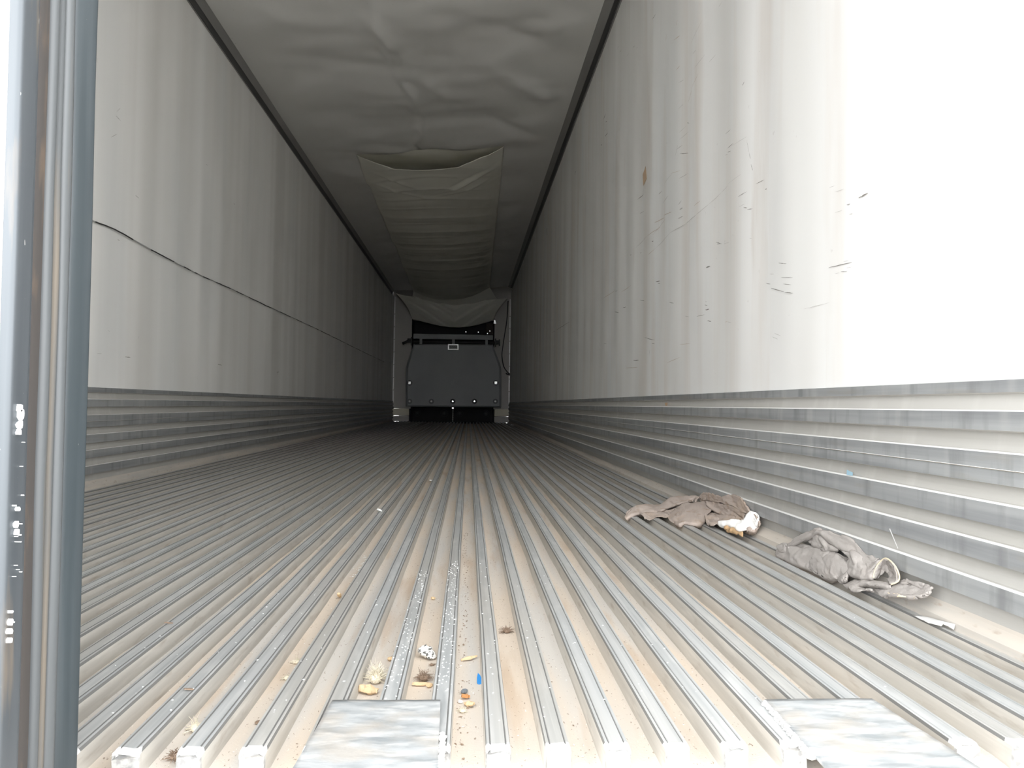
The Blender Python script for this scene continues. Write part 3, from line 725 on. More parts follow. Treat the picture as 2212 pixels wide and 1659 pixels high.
p1 = plate(((-.176, .790), (-.026, .790), (-.030, .997), (-.166, .999)), .0022, .0035, 'worn metal plate over the rib ends, left of the middle')
p2 = plate(((.380, .788), (.545, .788), (.530, .990), (.388, .990)), .0022, .0035, 'worn metal plate over the rib ends, near the right, one corner lifted')
def weld(x0, y0, x1, y1, r, parent):
    bm = bmesh.new(); rg = random.Random(int(x0*900)+7)
    n = 46
    for k in range(n):
        t = k/(n-1); c = Vector((x0+(x1-x0)*t+rg.uniform(-.0012, .0012), y0+(y1-y0)*t, .0035+rg.uniform(-.001, .001)))
        m = Matrix.Translation(c) @ Matrix.Diagonal((r*rg.uniform(.7, 1.3), r*.8, r*rg.uniform(.5, .9), 1))
        bmesh.ops.create_icosphere(bm, subdivisions=1, radius=1, matrix=m)
    for f in bm.faces: f.smooth = True
    o = obj('weld_bead', bm, M_weld, parent); o['label'] = 'bright lumpy weld bead'
M_weld = mat('bright_weld', (.75, .75, .74), .35, metal=.4)
weld(-.024, .80, -.024, .90, .0042, p1)
weld(.378, .83, .386, .985, .0048, p2)
#RAGS
#DEBRIS

# ------------------------------------------------------------------ crumpled towels
RAG2 = [[[(0.846,1.9913,0.0242),(0.8505,1.9337,0.0416),(0.8505,1.8656,0.0557),(0.8505,1.806,0.0643),(0.8505,1.7271,0.0729),(0.8505,1.6581,0.0766),(0.8505,1.6138,0.068),(0.8505,1.5656,0.0643)],[(0.842,1.9869,0.026),(0.848,1.9424,0.0553),(0.85,1.8823,0.0786),(0.85,1.8302,0.0911),(0.85,1.7491,0.0945),(0.85,1.6677,0.0932),(0.85,1.6129,0.0749),(0.85,1.5616,0.0741)],[(0.84,1.9872,0.0243),(0.845,1.926,0.055),(0.846,1.8646,0.0763),(0.846,1.8215,0.0881),(0.846,1.7564,0.0868),(0.846,1.6811,0.0846),(0.846,1.6253,0.0691),(0.845,1.5649,0.0644)],[(0.836,1.9817,0.0228),(0.839,1.9264,0.0445),(0.84,1.869,0.0648),(0.841,1.8149,0.0854),(0.841,1.7697,0.0762),(0.84,1.7094,0.0698),(0.84,1.648,0.0673),(0.838,1.5836,0.054)],[(0.838,1.9824,0.0206),(0.843,1.9355,0.0393),(0.845,1.8801,0.0586),(0.846,1.8257,0.0798),(0.846,1.7802,0.0698),(0.845,1.7196,0.0652),(0.844,1.6593,0.0608),(0.841,1.5925,0.0488)]],[[(0.848,1.8867,0.05),(0.848,1.8471,0.0763),(0.848,1.809,0.0798),(0.848,1.7844,0.0681),(0.848,1.7372,0.0656)],[(0.845,1.8711,0.0508),(0.842,1.8297,0.0696),(0.841,1.794,0.0701),(0.842,1.7638,0.0662),(0.844,1.7289,0.0649)],[(0.843,1.8578,0.0493),(0.84,1.8168,0.0538),(0.839,1.7734,0.0556),(0.84,1.7399,0.06),(0.843,1.7231,0.0637)],[(0.846,1.8556,0.0458),(0.845,1.8234,0.0479),(0.845,1.7861,0.0492),(0.845,1.7503,0.0559),(0.846,1.7292,0.0607)]],[[(0.846,2.0064,0.0183),(0.849,1.9163,0.0387),(0.849,1.8277,0.0452),(0.849,1.7468,0.0511),(0.849,1.6726,0.0495)],[(0.842,1.9969,0.0159),(0.843,1.9026,0.0273),(0.843,1.8148,0.0381),(0.843,1.7344,0.0407),(0.843,1.6679,0.0434)]],[[(0.84,2.0546,0.0052),(0.842,2.0409,0.0152),(0.842,2.0123,0.0239),(0.841,1.9845,0.0233)],[(0.834,2.0442,0.0114),(0.833,2.0217,0.0155),(0.834,1.9931,0.0217),(0.836,1.9677,0.0233)],[(0.83,2.0312,0.0085),(0.829,2.0144,0.0053),(0.83,1.9885,0.0112),(0.833,1.9606,0.0195)],[(0.829,2.0171,0.0037),(0.829,1.9963,0.0035),(0.831,1.9757,0.0095),(0.834,1.958,0.0169)]],[[(0.842,2.0329,0.0029),(0.845,1.9889,0.0184),(0.846,1.9187,0.0299),(0.846,1.8426,0.0409),(0.846,1.7761,0.0507),(0.846,1.7178,0.053),(0.845,1.679,0.0438)],[(0.836,2.0394,0.0048),(0.839,1.9848,0.0222),(0.841,1.912,0.0323),(0.841,1.836,0.0433),(0.842,1.7717,0.0504),(0.842,1.721,0.0488),(0.842,1.6802,0.0423)],[(0.83,2.0406,-0.0049),(0.831,1.9807,0.0106),(0.832,1.9101,0.0209),(0.833,1.8356,0.0303),(0.834,1.7708,0.0418),(0.834,1.7235,0.0393),(0.834,1.6751,0.035)],[(0.826,2.0318,-0.0107),(0.824,1.974,-0.0025),(0.824,1.9056,0.0049),(0.826,1.8462,0.0071),(0.828,1.7906,0.0184),(0.829,1.7208,0.0273),(0.829,1.665,0.0284)],[(0.824,2.0205,-0.0116),(0.82,1.9493,-0.0099),(0.819,1.88,-0.0057),(0.82,1.824,-0.0036),(0.822,1.7693,-0.0012),(0.824,1.7142,0.009),(0.825,1.6605,0.0137)],[(0.83,2.0193,-0.0145),(0.83,1.9681,-0.0177),(0.83,1.9006,-0.0129),(0.83,1.8418,-0.0102),(0.83,1.7865,-0.0105),(0.832,1.7308,-0.0),(0.832,1.6746,0.0071)]],[[(0.832,1.8753,-0.0017),(0.836,1.8465,0.0176),(0.838,1.804,0.0355),(0.839,1.7456,0.0495),(0.839,1.7036,0.0504),(0.838,1.6705,0.0447)],[(0.826,1.8551,0.0005),(0.827,1.818,0.0166),(0.828,1.7742,0.0329),(0.829,1.7247,0.0444),(0.829,1.6833,0.0438),(0.829,1.6472,0.0408)],[(0.821,1.8262,-0.0002),(0.82,1.7899,0.0111),(0.82,1.741,0.0231),(0.821,1.6966,0.0305),(0.822,1.6617,0.0291),(0.823,1.6283,0.0294)],[(0.817,1.7959,-0.0004),(0.815,1.7624,0.0021),(0.815,1.7224,0.009),(0.816,1.6862,0.0151),(0.818,1.6608,0.0137),(0.82,1.6327,0.0199)],[(0.816,1.781,-0.0028),(0.813,1.7339,-0.0016),(0.812,1.6929,0.0016),(0.813,1.6652,0.0092),(0.816,1.6459,0.0118),(0.819,1.6272,0.0194)],[(0.825,1.7923,-0.008),(0.825,1.7554,-0.011),(0.825,1.72,-0.0084),(0.825,1.6897,0.0002),(0.825,1.6641,0.0043),(0.826,1.6411,0.0112)]],[[(0.842,1.7097,0.0635),(0.844,1.67,0.0701),(0.844,1.6282,0.0685),(0.843,1.593,0.0587),(0.844,1.5568,0.0661),(0.846,1.545,0.0733)],[(0.836,1.6828,0.0623),(0.836,1.6471,0.0666),(0.836,1.6128,0.0614),(0.836,1.5798,0.0515),(0.838,1.5581,0.0593),(0.842,1.5438,0.0687)],[(0.831,1.6512,0.0572),(0.829,1.6195,0.0567),(0.829,1.5959,0.0514),(0.829,1.5698,0.047),(0.832,1.5532,0.0522),(0.838,1.5457,0.0619)],[(0.829,1.6722,0.0356),(0.826,1.6307,0.0391),(0.824,1.5895,0.0411),(0.824,1.5603,0.0409),(0.828,1.5488,0.045),(0.835,1.5463,0.0536)],[(0.824,1.673,0.0179),(0.822,1.6367,0.0275),(0.82,1.5984,0.0322),(0.82,1.5623,0.0331),(0.824,1.5445,0.0387),(0.83,1.5432,0.043)],[(0.828,1.6774,0.0135),(0.828,1.6487,0.0215),(0.828,1.614,0.0249),(0.828,1.5775,0.0272),(0.83,1.5557,0.0337),(0.834,1.5507,0.0381)]],[[(0.826,1.5373,0.0403),(0.83,1.5371,0.0556),(0.836,1.5328,0.0709),(0.84,1.5176,0.0833),(0.842,1.4991,0.0809),(0.842,1.4806,0.0723),(0.84,1.4667,0.0598),(0.834,1.4609,0.0504),(0.826,1.4707,0.042)],[(0.829,1.5398,0.0397),(0.833,1.538,0.0538),(0.839,1.5347,0.0682),(0.843,1.523,0.0793),(0.845,1.5074,0.0769),(0.845,1.4907,0.0686),(0.843,1.4775,0.0575),(0.837,1.4718,0.0495),(0.829,1.4788,0.0425)],[(0.838,1.5488,0.0377),(0.842,1.5469,0.0471),(0.847,1.5423,0.0594),(0.85,1.5341,0.0683),(0.851,1.524,0.0664),(0.851,1.5122,0.0601),(0.85,1.5018,0.0521),(0.846,1.499,0.0457),(0.838,1.5007,0.0414)],[(0.844,1.5505,0.0365),(0.846,1.5465,0.0423),(0.849,1.5413,0.0499),(0.851,1.5359,0.0543),(0.852,1.5302,0.0531),(0.852,1.5228,0.0507),(0.851,1.5166,0.0465),(0.848,1.5157,0.0427),(0.843,1.5185,0.0397)]],[[(0.822,1.6744,0.0054),(0.824,1.6712,0.0157),(0.825,1.6605,0.0224),(0.825,1.6427,0.0271)],[(0.815,1.6619,0.0056),(0.814,1.6527,0.0138),(0.814,1.6384,0.0204),(0.816,1.6241,0.0252)],[(0.812,1.6504,0.0065),(0.81,1.6374,0.0103),(0.81,1.625,0.0148),(0.813,1.6188,0.0196)],[(0.815,1.6492,0.0051),(0.814,1.6383,0.0067),(0.814,1.6277,0.0108),(0.817,1.6267,0.0144)]],[[(0.82,1.6504,0.0005),(0.824,1.6267,0.0128),(0.828,1.5972,0.0225),(0.83,1.5526,0.0304),(0.832,1.5105,0.0352),(0.832,1.4813,0.0393)],[(0.813,1.6327,0.0012),(0.814,1.6035,0.0143),(0.818,1.5779,0.0238),(0.822,1.5376,0.0314),(0.824,1.4959,0.0365),(0.826,1.4707,0.0397)],[(0.809,1.6142,0.0021),(0.808,1.5917,0.0107),(0.812,1.5663,0.0199),(0.816,1.5264,0.0292),(0.82,1.4887,0.0348),(0.823,1.4653,0.0387)],[(0.812,1.6064,0.0006),(0.812,1.5996,0.0056),(0.818,1.5779,0.014),(0.822,1.5376,0.0234),(0.824,1.4959,0.0299),(0.826,1.4707,0.0351)]],[[(0.81,1.5957,0.0098),(0.814,1.5867,0.0119),(0.817,1.5662,0.0118),(0.818,1.5457,0.0134),(0.818,1.5239,0.017)],[(0.806,1.5911,0.0076),(0.806,1.5744,0.0099),(0.81,1.5528,0.0133),(0.812,1.5344,0.0169),(0.814,1.5165,0.0196)],[(0.804,1.5805,0.0043),(0.803,1.5619,0.0063),(0.806,1.5419,0.0124),(0.81,1.5306,0.0162),(0.813,1.5161,0.0185)]],[[(0.85,1.4875,0.0428),(0.8515,1.4651,0.0525),(0.8515,1.4435,0.0513),(0.8515,1.4174,0.0543),(0.85,1.3897,0.0578)],[(0.846,1.4805,0.0421),(0.848,1.4564,0.0499),(0.849,1.4287,0.0532),(0.848,1.3989,0.0579),(0.845,1.3681,0.0597)],[(0.845,1.476,0.0408),(0.847,1.4519,0.0464),(0.848,1.4271,0.0476),(0.847,1.4023,0.0498),(0.844,1.3726,0.0546)]],[[(0.826,1.5296,0.0172),(0.834,1.4964,0.0329),(0.838,1.4638,0.0421),(0.84,1.4267,0.047),(0.84,1.3932,0.0512),(0.842,1.3766,0.0594),(0.842,1.3616,0.0612)],[(0.82,1.5124,0.0174),(0.825,1.4803,0.0305),(0.828,1.4463,0.0401),(0.83,1.4097,0.0458),(0.832,1.3799,0.0493),(0.836,1.3668,0.0553),(0.84,1.36,0.0597)],[(0.816,1.4931,0.0173),(0.818,1.4677,0.0274),(0.821,1.4341,0.0362),(0.823,1.3978,0.042),(0.827,1.3717,0.0469),(0.833,1.3619,0.0529),(0.838,1.3604,0.0568)],[(0.815,1.4767,0.0167),(0.814,1.4577,0.0245),(0.816,1.4253,0.0324),(0.818,1.3893,0.039),(0.822,1.3683,0.0427),(0.829,1.3578,0.0503),(0.836,1.3596,0.0549)],[(0.82,1.4799,0.0151),(0.82,1.4656,0.0195),(0.822,1.4358,0.0268),(0.824,1.3995,0.0343),(0.827,1.3766,0.0392),(0.832,1.3627,0.047),(0.838,1.3628,0.0519)]]]
RIM2 = [[(0.8135,1.4597,0.0255),(0.813,1.4364,0.0282),(0.814,1.4085,0.0328),(0.817,1.3774,0.0402)],[(0.8135,1.4625,0.0259),(0.8135,1.4346,0.0309),(0.8145,1.4067,0.0355),(0.8175,1.3783,0.0403)]]
RAG1 = [[[(0.5987,2.82,-0.0197),(0.677,2.9,-0.0114),(0.7589,2.98,-0.0049),(0.8191,3.0,0.0071),(0.8485,2.9311,0.0244),(0.8488,2.8095,0.0448)],[(0.5575,2.7,0.005),(0.6042,2.76,0.0217),(0.6535,2.8,0.0234),(0.707,2.83,0.0158),(0.7719,2.9,0.0375),(0.8254,2.92,0.041),(0.8493,2.8206,0.0543)],[(0.5522,2.68,0.0002),(0.5907,2.71,0.0218),(0.6395,2.74,0.0246),(0.6842,2.76,0.0183),(0.7561,2.84,0.0338),(0.8113,2.87,0.0359),(0.849,2.8193,0.0477)],[(0.5456,2.66,-0.0046),(0.5766,2.68,0.0117),(0.6274,2.71,0.0143),(0.6717,2.72,0.0158),(0.7348,2.78,0.0239),(0.7919,2.83,0.0298),(0.847,2.84,0.0398)],[(0.55,2.65,-0.0106),(0.5775,2.66,0.007),(0.6154,2.68,0.0069),(0.6592,2.69,0.0095),(0.7216,2.75,0.0198),(0.7753,2.8,0.0282),(0.836,2.84,0.0343)],[(0.5639,2.68,-0.015),(0.5888,2.7,-0.0025),(0.6246,2.72,-0.0052),(0.669,2.73,0.0001),(0.7295,2.78,0.0119),(0.7837,2.83,0.0203),(0.8419,2.86,0.0277)]],[[(0.6114,2.72,0.0051),(0.6529,2.74,0.0051),(0.6951,2.75,0.004),(0.735,2.76,0.0107),(0.759,2.76,0.0187)],[(0.6002,2.67,0.0082),(0.6386,2.68,0.0108),(0.68,2.69,0.0071),(0.7139,2.7,0.0084),(0.7454,2.72,0.0162)],[(0.5986,2.64,0.0074),(0.6241,2.64,0.0038),(0.67,2.65,0.0064),(0.6982,2.66,0.0051),(0.7321,2.69,0.0151)],[(0.6068,2.62,0.0004),(0.6185,2.6,-0.0053),(0.6497,2.63,0.0029),(0.6853,2.63,0.003),(0.7188,2.66,0.0115)]],[[(0.7351,2.76,-0.0051),(0.778,2.78,0.0188),(0.8184,2.78,0.027),(0.8479,2.7441,0.0345),(0.8468,2.6323,0.0287)],[(0.7087,2.68,0.001),(0.748,2.72,0.024),(0.78,2.74,0.0359),(0.8146,2.74,0.0379),(0.843,2.72,0.0422),(0.8467,2.64,0.0289)],[(0.6904,2.63,0.0006),(0.7261,2.64,0.0219),(0.7599,2.66,0.032),(0.7909,2.66,0.036),(0.8158,2.64,0.035),(0.8288,2.6,0.028)],[(0.6825,2.59,-0.001),(0.707,2.57,0.0143),(0.7343,2.57,0.0243),(0.7643,2.57,0.0269),(0.7862,2.56,0.0284),(0.8062,2.56,0.0236)],[(0.6846,2.56,-0.0039),(0.6958,2.52,0.0047),(0.7173,2.51,0.0135),(0.7436,2.5,0.0175),(0.7661,2.51,0.0185),(0.7894,2.53,0.0181)],[(0.6916,2.54,-0.0068),(0.6861,2.48,-0.0023),(0.7065,2.48,0.0056),(0.7223,2.46,0.0045),(0.7438,2.46,0.0034),(0.7753,2.5,0.0057)],[(0.71,2.58,-0.0166),(0.7064,2.54,-0.014),(0.7236,2.54,-0.0079),(0.7399,2.52,-0.0071),(0.7608,2.5,-0.0099),(0.7902,2.54,-0.0076)]],[[(0.8485,2.8544,0.0339),(0.8491,2.8289,0.0492),(0.8492,2.7841,0.0559),(0.8487,2.7557,0.0488)],[(0.8292,2.78,0.035),(0.8432,2.8,0.046),(0.8488,2.7737,0.0492),(0.8483,2.7458,0.0434)]],[[(0.848,2.762,0.0348),(0.8481,2.6612,0.0502),(0.8481,2.5444,0.065),(0.8481,2.4649,0.075),(0.8477,2.3694,0.0803),(0.8467,2.3031,0.0712)],[(0.8491,2.8017,0.0525),(0.8499,2.7428,0.0739),(0.8496,2.6342,0.0818),(0.8492,2.5478,0.0835),(0.8495,2.4694,0.0993),(0.8492,2.3868,0.1027),(0.8481,2.3323,0.0918),(0.8465,2.2782,0.0713)],[(0.849,2.7922,0.0509),(0.8495,2.7327,0.0672),(0.8493,2.6329,0.0752),(0.8488,2.5466,0.0769),(0.849,2.4677,0.09),(0.8487,2.3921,0.0945),(0.8479,2.3441,0.0858),(0.8463,2.2839,0.0684)],[(0.8488,2.7737,0.0492),(0.8489,2.697,0.0611),(0.8487,2.615,0.066),(0.8483,2.5376,0.0695),(0.8482,2.4722,0.0753),(0.848,2.4097,0.0797),(0.8472,2.3549,0.0731),(0.8461,2.2954,0.0635)],[(0.8487,2.747,0.0498),(0.8485,2.6706,0.0561),(0.8483,2.598,0.0606),(0.848,2.5291,0.0645),(0.8478,2.4709,0.0683),(0.8475,2.4215,0.0689),(0.8467,2.3661,0.0626),(0.846,2.3073,0.0596)]],[[(0.8484,2.7203,0.0479),(0.8483,2.6457,0.0559),(0.848,2.5665,0.0597),(0.8477,2.4777,0.0663),(0.8472,2.4072,0.0662),(0.846,2.3135,0.0587)],[(0.8385,2.68,0.0452),(0.8476,2.6351,0.0434),(0.8475,2.5647,0.0501),(0.8472,2.476,0.057),(0.8467,2.4056,0.0572),(0.846,2.3258,0.0503)],[(0.8349,2.66,0.0401),(0.8364,2.6,0.0355),(0.8467,2.5544,0.0368),(0.8465,2.4738,0.0455),(0.8463,2.4043,0.0504),(0.846,2.3257,0.0436)],[(0.8429,2.62,0.0278),(0.8411,2.56,0.0287),(0.8409,2.5,0.0299),(0.8408,2.45,0.0394),(0.8413,2.39,0.0433),(0.8403,2.31,0.0393)],[(0.846,2.5748,0.0143),(0.846,2.5372,0.0222),(0.8439,2.48,0.028),(0.8459,2.43,0.0352),(0.8436,2.37,0.0371),(0.846,2.3193,0.0335)]],[[(0.8112,2.6,0.0155),(0.8339,2.6,0.0206),(0.846,2.5597,0.0214),(0.846,2.4721,0.0339),(0.846,2.3968,0.0423),(0.846,2.3257,0.0414)],[(0.7838,2.52,0.0219),(0.8083,2.52,0.0245),(0.8197,2.48,0.0243),(0.8316,2.43,0.0317),(0.8401,2.38,0.0379),(0.844,2.32,0.0334)],[(0.7757,2.49,0.0191),(0.7932,2.48,0.0183),(0.8065,2.44,0.0219),(0.818,2.39,0.0294),(0.8261,2.34,0.0347),(0.8286,2.29,0.0313)],[(0.7713,2.46,0.0117),(0.7772,2.43,0.0163),(0.7887,2.4,0.0186),(0.8044,2.35,0.0286),(0.812,2.3,0.0296),(0.8156,2.26,0.0272)],[(0.7734,2.44,0.0055),(0.7724,2.4,0.0106),(0.7854,2.39,0.0156),(0.7998,2.35,0.0196),(0.805,2.28,0.0218),(0.8062,2.24,0.0196)]],[[(0.8464,2.3023,0.0669),(0.8464,2.2601,0.0727),(0.846,2.224,0.065),(0.846,2.2067,0.0506)],[(0.846,2.3072,0.053),(0.846,2.2648,0.0591),(0.846,2.2181,0.0573),(0.846,2.1982,0.0455)],[(0.8325,2.27,0.0409),(0.8384,2.25,0.0396),(0.846,2.2351,0.0334),(0.846,2.2093,0.0332)],[(0.823,2.25,0.0267),(0.8208,2.22,0.0251),(0.8317,2.22,0.0209),(0.8441,2.23,0.0214)],[(0.8318,2.28,0.011),(0.8356,2.26,0.0089),(0.846,2.2582,0.0093),(0.846,2.2349,0.0163)]]]
WHITE1 = [[(0.7873,2.385,0.0221),(0.8038,2.335,0.0353),(0.8232,2.3,0.0429),(0.8364,2.275,0.0602),(0.8466,2.2608,0.0765),(0.846,2.2126,0.0677)],[(0.7861,2.378,0.0197),(0.8003,2.325,0.0313),(0.8178,2.285,0.0385),(0.8302,2.258,0.0492),(0.8441,2.248,0.0572),(0.846,2.2079,0.0567)],[(0.7888,2.372,0.0173),(0.798,2.318,0.0257),(0.8103,2.27,0.0299),(0.8255,2.245,0.0361),(0.8397,2.236,0.0418),(0.846,2.2123,0.0455)],[(0.7974,2.37,0.0142),(0.8005,2.312,0.0211),(0.8075,2.262,0.0225),(0.8201,2.236,0.0267),(0.8346,2.228,0.0323),(0.846,2.2236,0.0373)],[(0.8066,2.37,0.0138),(0.8043,2.31,0.0181),(0.805,2.255,0.0146),(0.8157,2.23,0.0213),(0.8324,2.222,0.0258),(0.8437,2.226,0.0306)]]
SCRAP1 = [[(0.794,2.36,0.0158),(0.7953,2.31,0.0181),(0.7958,2.26,0.0185),(0.7991,2.22,0.0207)],[(0.7885,2.33,0.0138),(0.7872,2.28,0.0163),(0.7892,2.235,0.0161),(0.7962,2.2,0.0219)],[(0.7908,2.31,0.0081),(0.7904,2.27,0.0114),(0.7882,2.22,0.0154),(0.7908,2.185,0.0118)]]

def cat(P, t):
    """point on an evenly resampled Catmull-Rom curve"""
    n = len(P)-1; s = min(n-1e-6, max(0, t*n)); i = int(s); t = s-i
    a = P[max(i-1, 0)]; b = P[i]; c = P[i+1]; d = P[min(i+2, n)]
    return .5*((2*b)+(c-a)*t+(2*a-5*b+4*c-d)*t*t+(3*b-3*c+d-a)*t**3)
def patch(bm, rows, mi=0, rough=.0020, seed=0, nu=64, nv=26, lift=0):
    rows = [[Vector(p) for p in r] for r in rows]
    def fn(u, v):
        col_ = [cat(r, u) for r in rows]
        p = cat(col_, v)
        e = 1e-2
        pu = cat([cat(r, min(1, u+e)) for r in rows], v) - p; pv = cat(col_, min(1, v+e)) - p
        nrm = pu.cross(pv)
        if nrm.length > 1e-12: nrm.normalize()
        else: nrm = Vector((0, 0, 1))
        if nrm.y > 0: nrm = -nrm
        q = p*34
        d = rough*1.8*noise.fractal(Vector((q.x+seed, q.y*.6, q.z)), .7, 2, 4)
        q = p*230
        d += rough*.22*noise.noise(q)
        p = p + nrm*(d+lift)
        p.z = max(p.z, -.031)
        return p
    grid(bm, nu, nv, fn, mi)
M_towel = mat('brown_grey_terry', (.44, .375, .335), .95, spec=.1, streaks=[((9, 9, 9), 4, .5, .72, (.46, .34, .24), .6), ((700, 700, 700), 2, .4, .7, (.34, .285, .25), .5), ((30, 30, 30), 4, .58, .7, (.30, .22, .15), .5)], bump=((900, 900, 900), .6, .002))
M_towel2 = mat('grey_terry', (.40, .375, .355), .95, spec=.1, streaks=[((12, 9, 12), 4, .45, .72, (.36, .325, .30), .6), ((700, 700, 700), 2, .4, .7, (.31, .285, .265), .5)], bump=((900, 900, 900), .6, .002))
M_rustcloth = mat('orange_brown_cloth', (.50, .33, .18), .9)
M_hem = mat('yellowed_hem', (.56, .49, .36), .9)
M_cream = mat('cream_hem', (.85, .72, .52), .85)
M_whitecloth = mat('white_cloth', (.82, .81, .79), .85)
def towel(name, patches, m, origin, label):
    root = empty(name, origin); tag(root, label, 'rag')
    bm = bmesh.new()
    for k, p in enumerate(patches): patch(bm, p, 0, seed=k*3.7)
    o = obj('cloth', bm, m, root)
    md = o.modifiers.new('t', 'SOLIDIFY'); md.thickness = .0028; md.offset = -1
    return root
t1 = towel('rag', RAG1, M_towel, (.72, 2.5, 0), 'brownish crumpled rag with a white patch lying across the floor ribs')
bm = bmesh.new(); patch(bm, WHITE1, 0, rough=.0022, seed=5, nu=50, nv=20, lift=.004)
o = obj('white_patch', bm, M_whitecloth, t1); o['label'] = 'white cloth part of the rag'
md = o.modifiers.new('t', 'SOLIDIFY'); md.thickness = .002; md.offset = -1
bm = bmesh.new(); patch(bm, SCRAP1, 0, rough=.003, seed=9, nu=40, nv=14)
o = obj('torn_edge', bm, M_rustcloth, t1); o['label'] = 'orange-brown torn edge'
md = o.modifiers.new('t', 'SOLIDIFY'); md.thickness = .003; md.offset = -1
t2 = towel('rag', RAG2, M_towel2, (.83, 1.75, 0), 'grey crumpled rag nearest the doorway, heaped against the right wall')
bm = bmesh.new(); patch(bm, RIM2, 0, rough=.0006, seed=5, nu=40, nv=4, lift=.0015)
o = obj('hem', bm, M_cream, t2); o['label'] = 'cream hem edge'
md = o.modifiers.new('t', 'SOLIDIFY'); md.thickness = .002; md.offset = -1
bm = bmesh.new()
tube(bm, curve_pts(RAG2[7][0], 8), .0018, 6)
o = obj('hem', bm, M_hem, t2); o['label'] = 'yellowed hem of the curled fold'
bm = bmesh.new()
tube(bm, curve_pts([RAG2[6][4][k] for k in (1, 2, 3, 4, 5)], 8), .0016, 6)
o = obj('hem', bm, M_hem, t2); o['label'] = 'yellowed hem over the dark fold'

# ------------------------------------------------------------------ litter in the gutters
GB = -.0315
def straw(name, x, y, r, m, n, label, seed, h=1.0, dirn=None, grp=None, z=GB, curl=1.0, thick=.0004, cat_='straw'):
    """bristly tuft: a small core with many curved blades growing from it"""
    rg = random.Random(seed); bm = bmesh.new()
    mtx = Matrix.Translation((x, y, z+r*.22*h)) @ Matrix.Diagonal((r*.5, r*.6, r*.28*h, 1))
    bmesh.ops.create_icosphere(bm, subdivisions=2, radius=1, matrix=mtx)
    for k in range(n):
        a = rg.uniform(0, 2*math.pi) if dirn is None else dirn+rg.gauss(0, .6)
        el = rg.uniform(.1, 1.35)
        L = r*rg.uniform(.5, 1.15)
        c = Vector((x+rg.uniform(-.3, .3)*r, y+rg.uniform(-.4, .4)*r, z+r*.15*h))
        d = Vector((math.cos(a)*math.cos(el), math.sin(a)*math.cos(el), math.sin(el)*h))
        side = Vector((-d.y, d.x, .3)).normalized()*rg.uniform(-.5, .5)*curl
        pts = [c + d*L*t + side*L*t*t - Vector((0, 0, .35*L*t*t*curl)) for t in (0, .35, .7, 1)]
        for p in pts: p.z = max(p.z, z+.0005); p.x = min(max(p.x, x-r), x+r)
        tube(bm, pts, thick*rg.uniform(.7, 1.4), 3, mi=rg.choice((0, 0, 1)), taper=lambda t: 1-.6*t)
    o = obj(name, bm, m, None, origin=(x, y, z)); return tag(o, label, cat_, grp)
def chip_of_wood(x, y, L, W_, H_, ang, m, label, seed, tilt=.2, z=GB, name='wood_chip', cat_='wood chip', grp=None, bend=0):
    rg = random.Random(seed); bm = bmesh.new()
    N = 7; rows = []
    for i in range(N+1):
        t = i/N; e = (.45+.55*math.sin(math.pi*min(.92, max(.12, t))))*rg.uniform(.85, 1.15)
        ring = []
        for (a, b) in ((-1, -.6), (-.5, -1), (.6, -1), (1, -.3), (.7, .9), (-.1, 1), (-.9, .7)):
            ring.append(bm.verts.new(((t-.5)*L+rg.uniform(-.04, .04)*L, a*W_/2*e+bend*math.sin(math.pi*t)*L, b*H_/2*e*rg.uniform(.8, 1.2))))
        rows.append(ring)
    for p, q in zip(rows, rows[1:]):
        for k in range(7): bm.faces.new((p[k], p[(k+1) % 7], q[(k+1) % 7], q[k]))
    bm.faces.new(list(reversed(rows[0]))); bm.faces.new(rows[-1])
    R_ = Matrix.Rotation(ang, 4, 'Z') @ Matrix.Rotation(tilt, 4, 'Y')
    bmesh.ops.transform(bm, matrix=R_, verts=bm.verts)
    lo = min(v.co.z for v in bm.verts)
    bmesh.ops.translate(bm, verts=bm.verts, vec=(x, y, z-lo))
    bmesh.ops.recalc_face_normals(bm, faces=bm.faces)
    o = obj(name, bm, m, None, origin=(x, y, z)); return tag(o, label, cat_, grp)
M_brist = [M_huskd, mat('grey_brown_bristle', (.42, .33, .27), .9)]
M_pale = [M_husk, mat('cream_bristle', (.76, .71, .57), .9)]
straw('straw_husk', -.131, 1.165, .0185, M_pale, 240, 'large pale bristly husk just behind the left floor plate', 1, 1.6, thick=.0005)
chip_of_wood(-.136, 1.118, .027, .013, .011, .15, M_wood, 'chunky yellow wood chip beside the large pale husk', 2)
chip_of_wood(-.119, 1.262, .018, .010, .005, 1.9, M_wood, 'flat yellow wood chip behind the large pale husk', 3)
# chalky crumpled shells
bm = bmesh.new(); rg = random.Random(8)
for (dx, dy, dz, s) in ((0, 0, .008, .0085), (-.008, .004, .011, .0065), (.006, -.004, .007, .008), (.010, -.006, .005, .006), (-.003, .008, .014, .006), (.004, .005, .014, .005)):
    res = bmesh.ops.create_icosphere(bm, subdivisions=3, radius=1, matrix=Matrix.Translation((-.062+dx, 1.272+dy, GB+dz)) @ Matrix.Diagonal((s*1.1, s, s*.85, 1)))
    for v in res['verts']:
        q = v.co*230; f = noise.noise(q); v.co += (v.co-Vector((-.062+dx, 1.272+dy, GB+dz)))*(.35*f - .5*max(0, noise.noise(q*.7+Vector((3, 3, 3)))-.15))
for f in bm.faces: f.smooth = True
for v in bm.verts: v.co.z = max(v.co.z, GB+.0003)
tag(obj('shell_lump', bm, M_shell, None, origin=(-.062, 1.272, GB)), 'white chalky crumpled lump in the gutter left of the middle', 'lump')
straw('twig_tuft', -.052, 1.238, .0075, M_brist, 22, 'tiny dark twig tuft just in front of the white chalky lump', 4, .7, cat_='tuft')
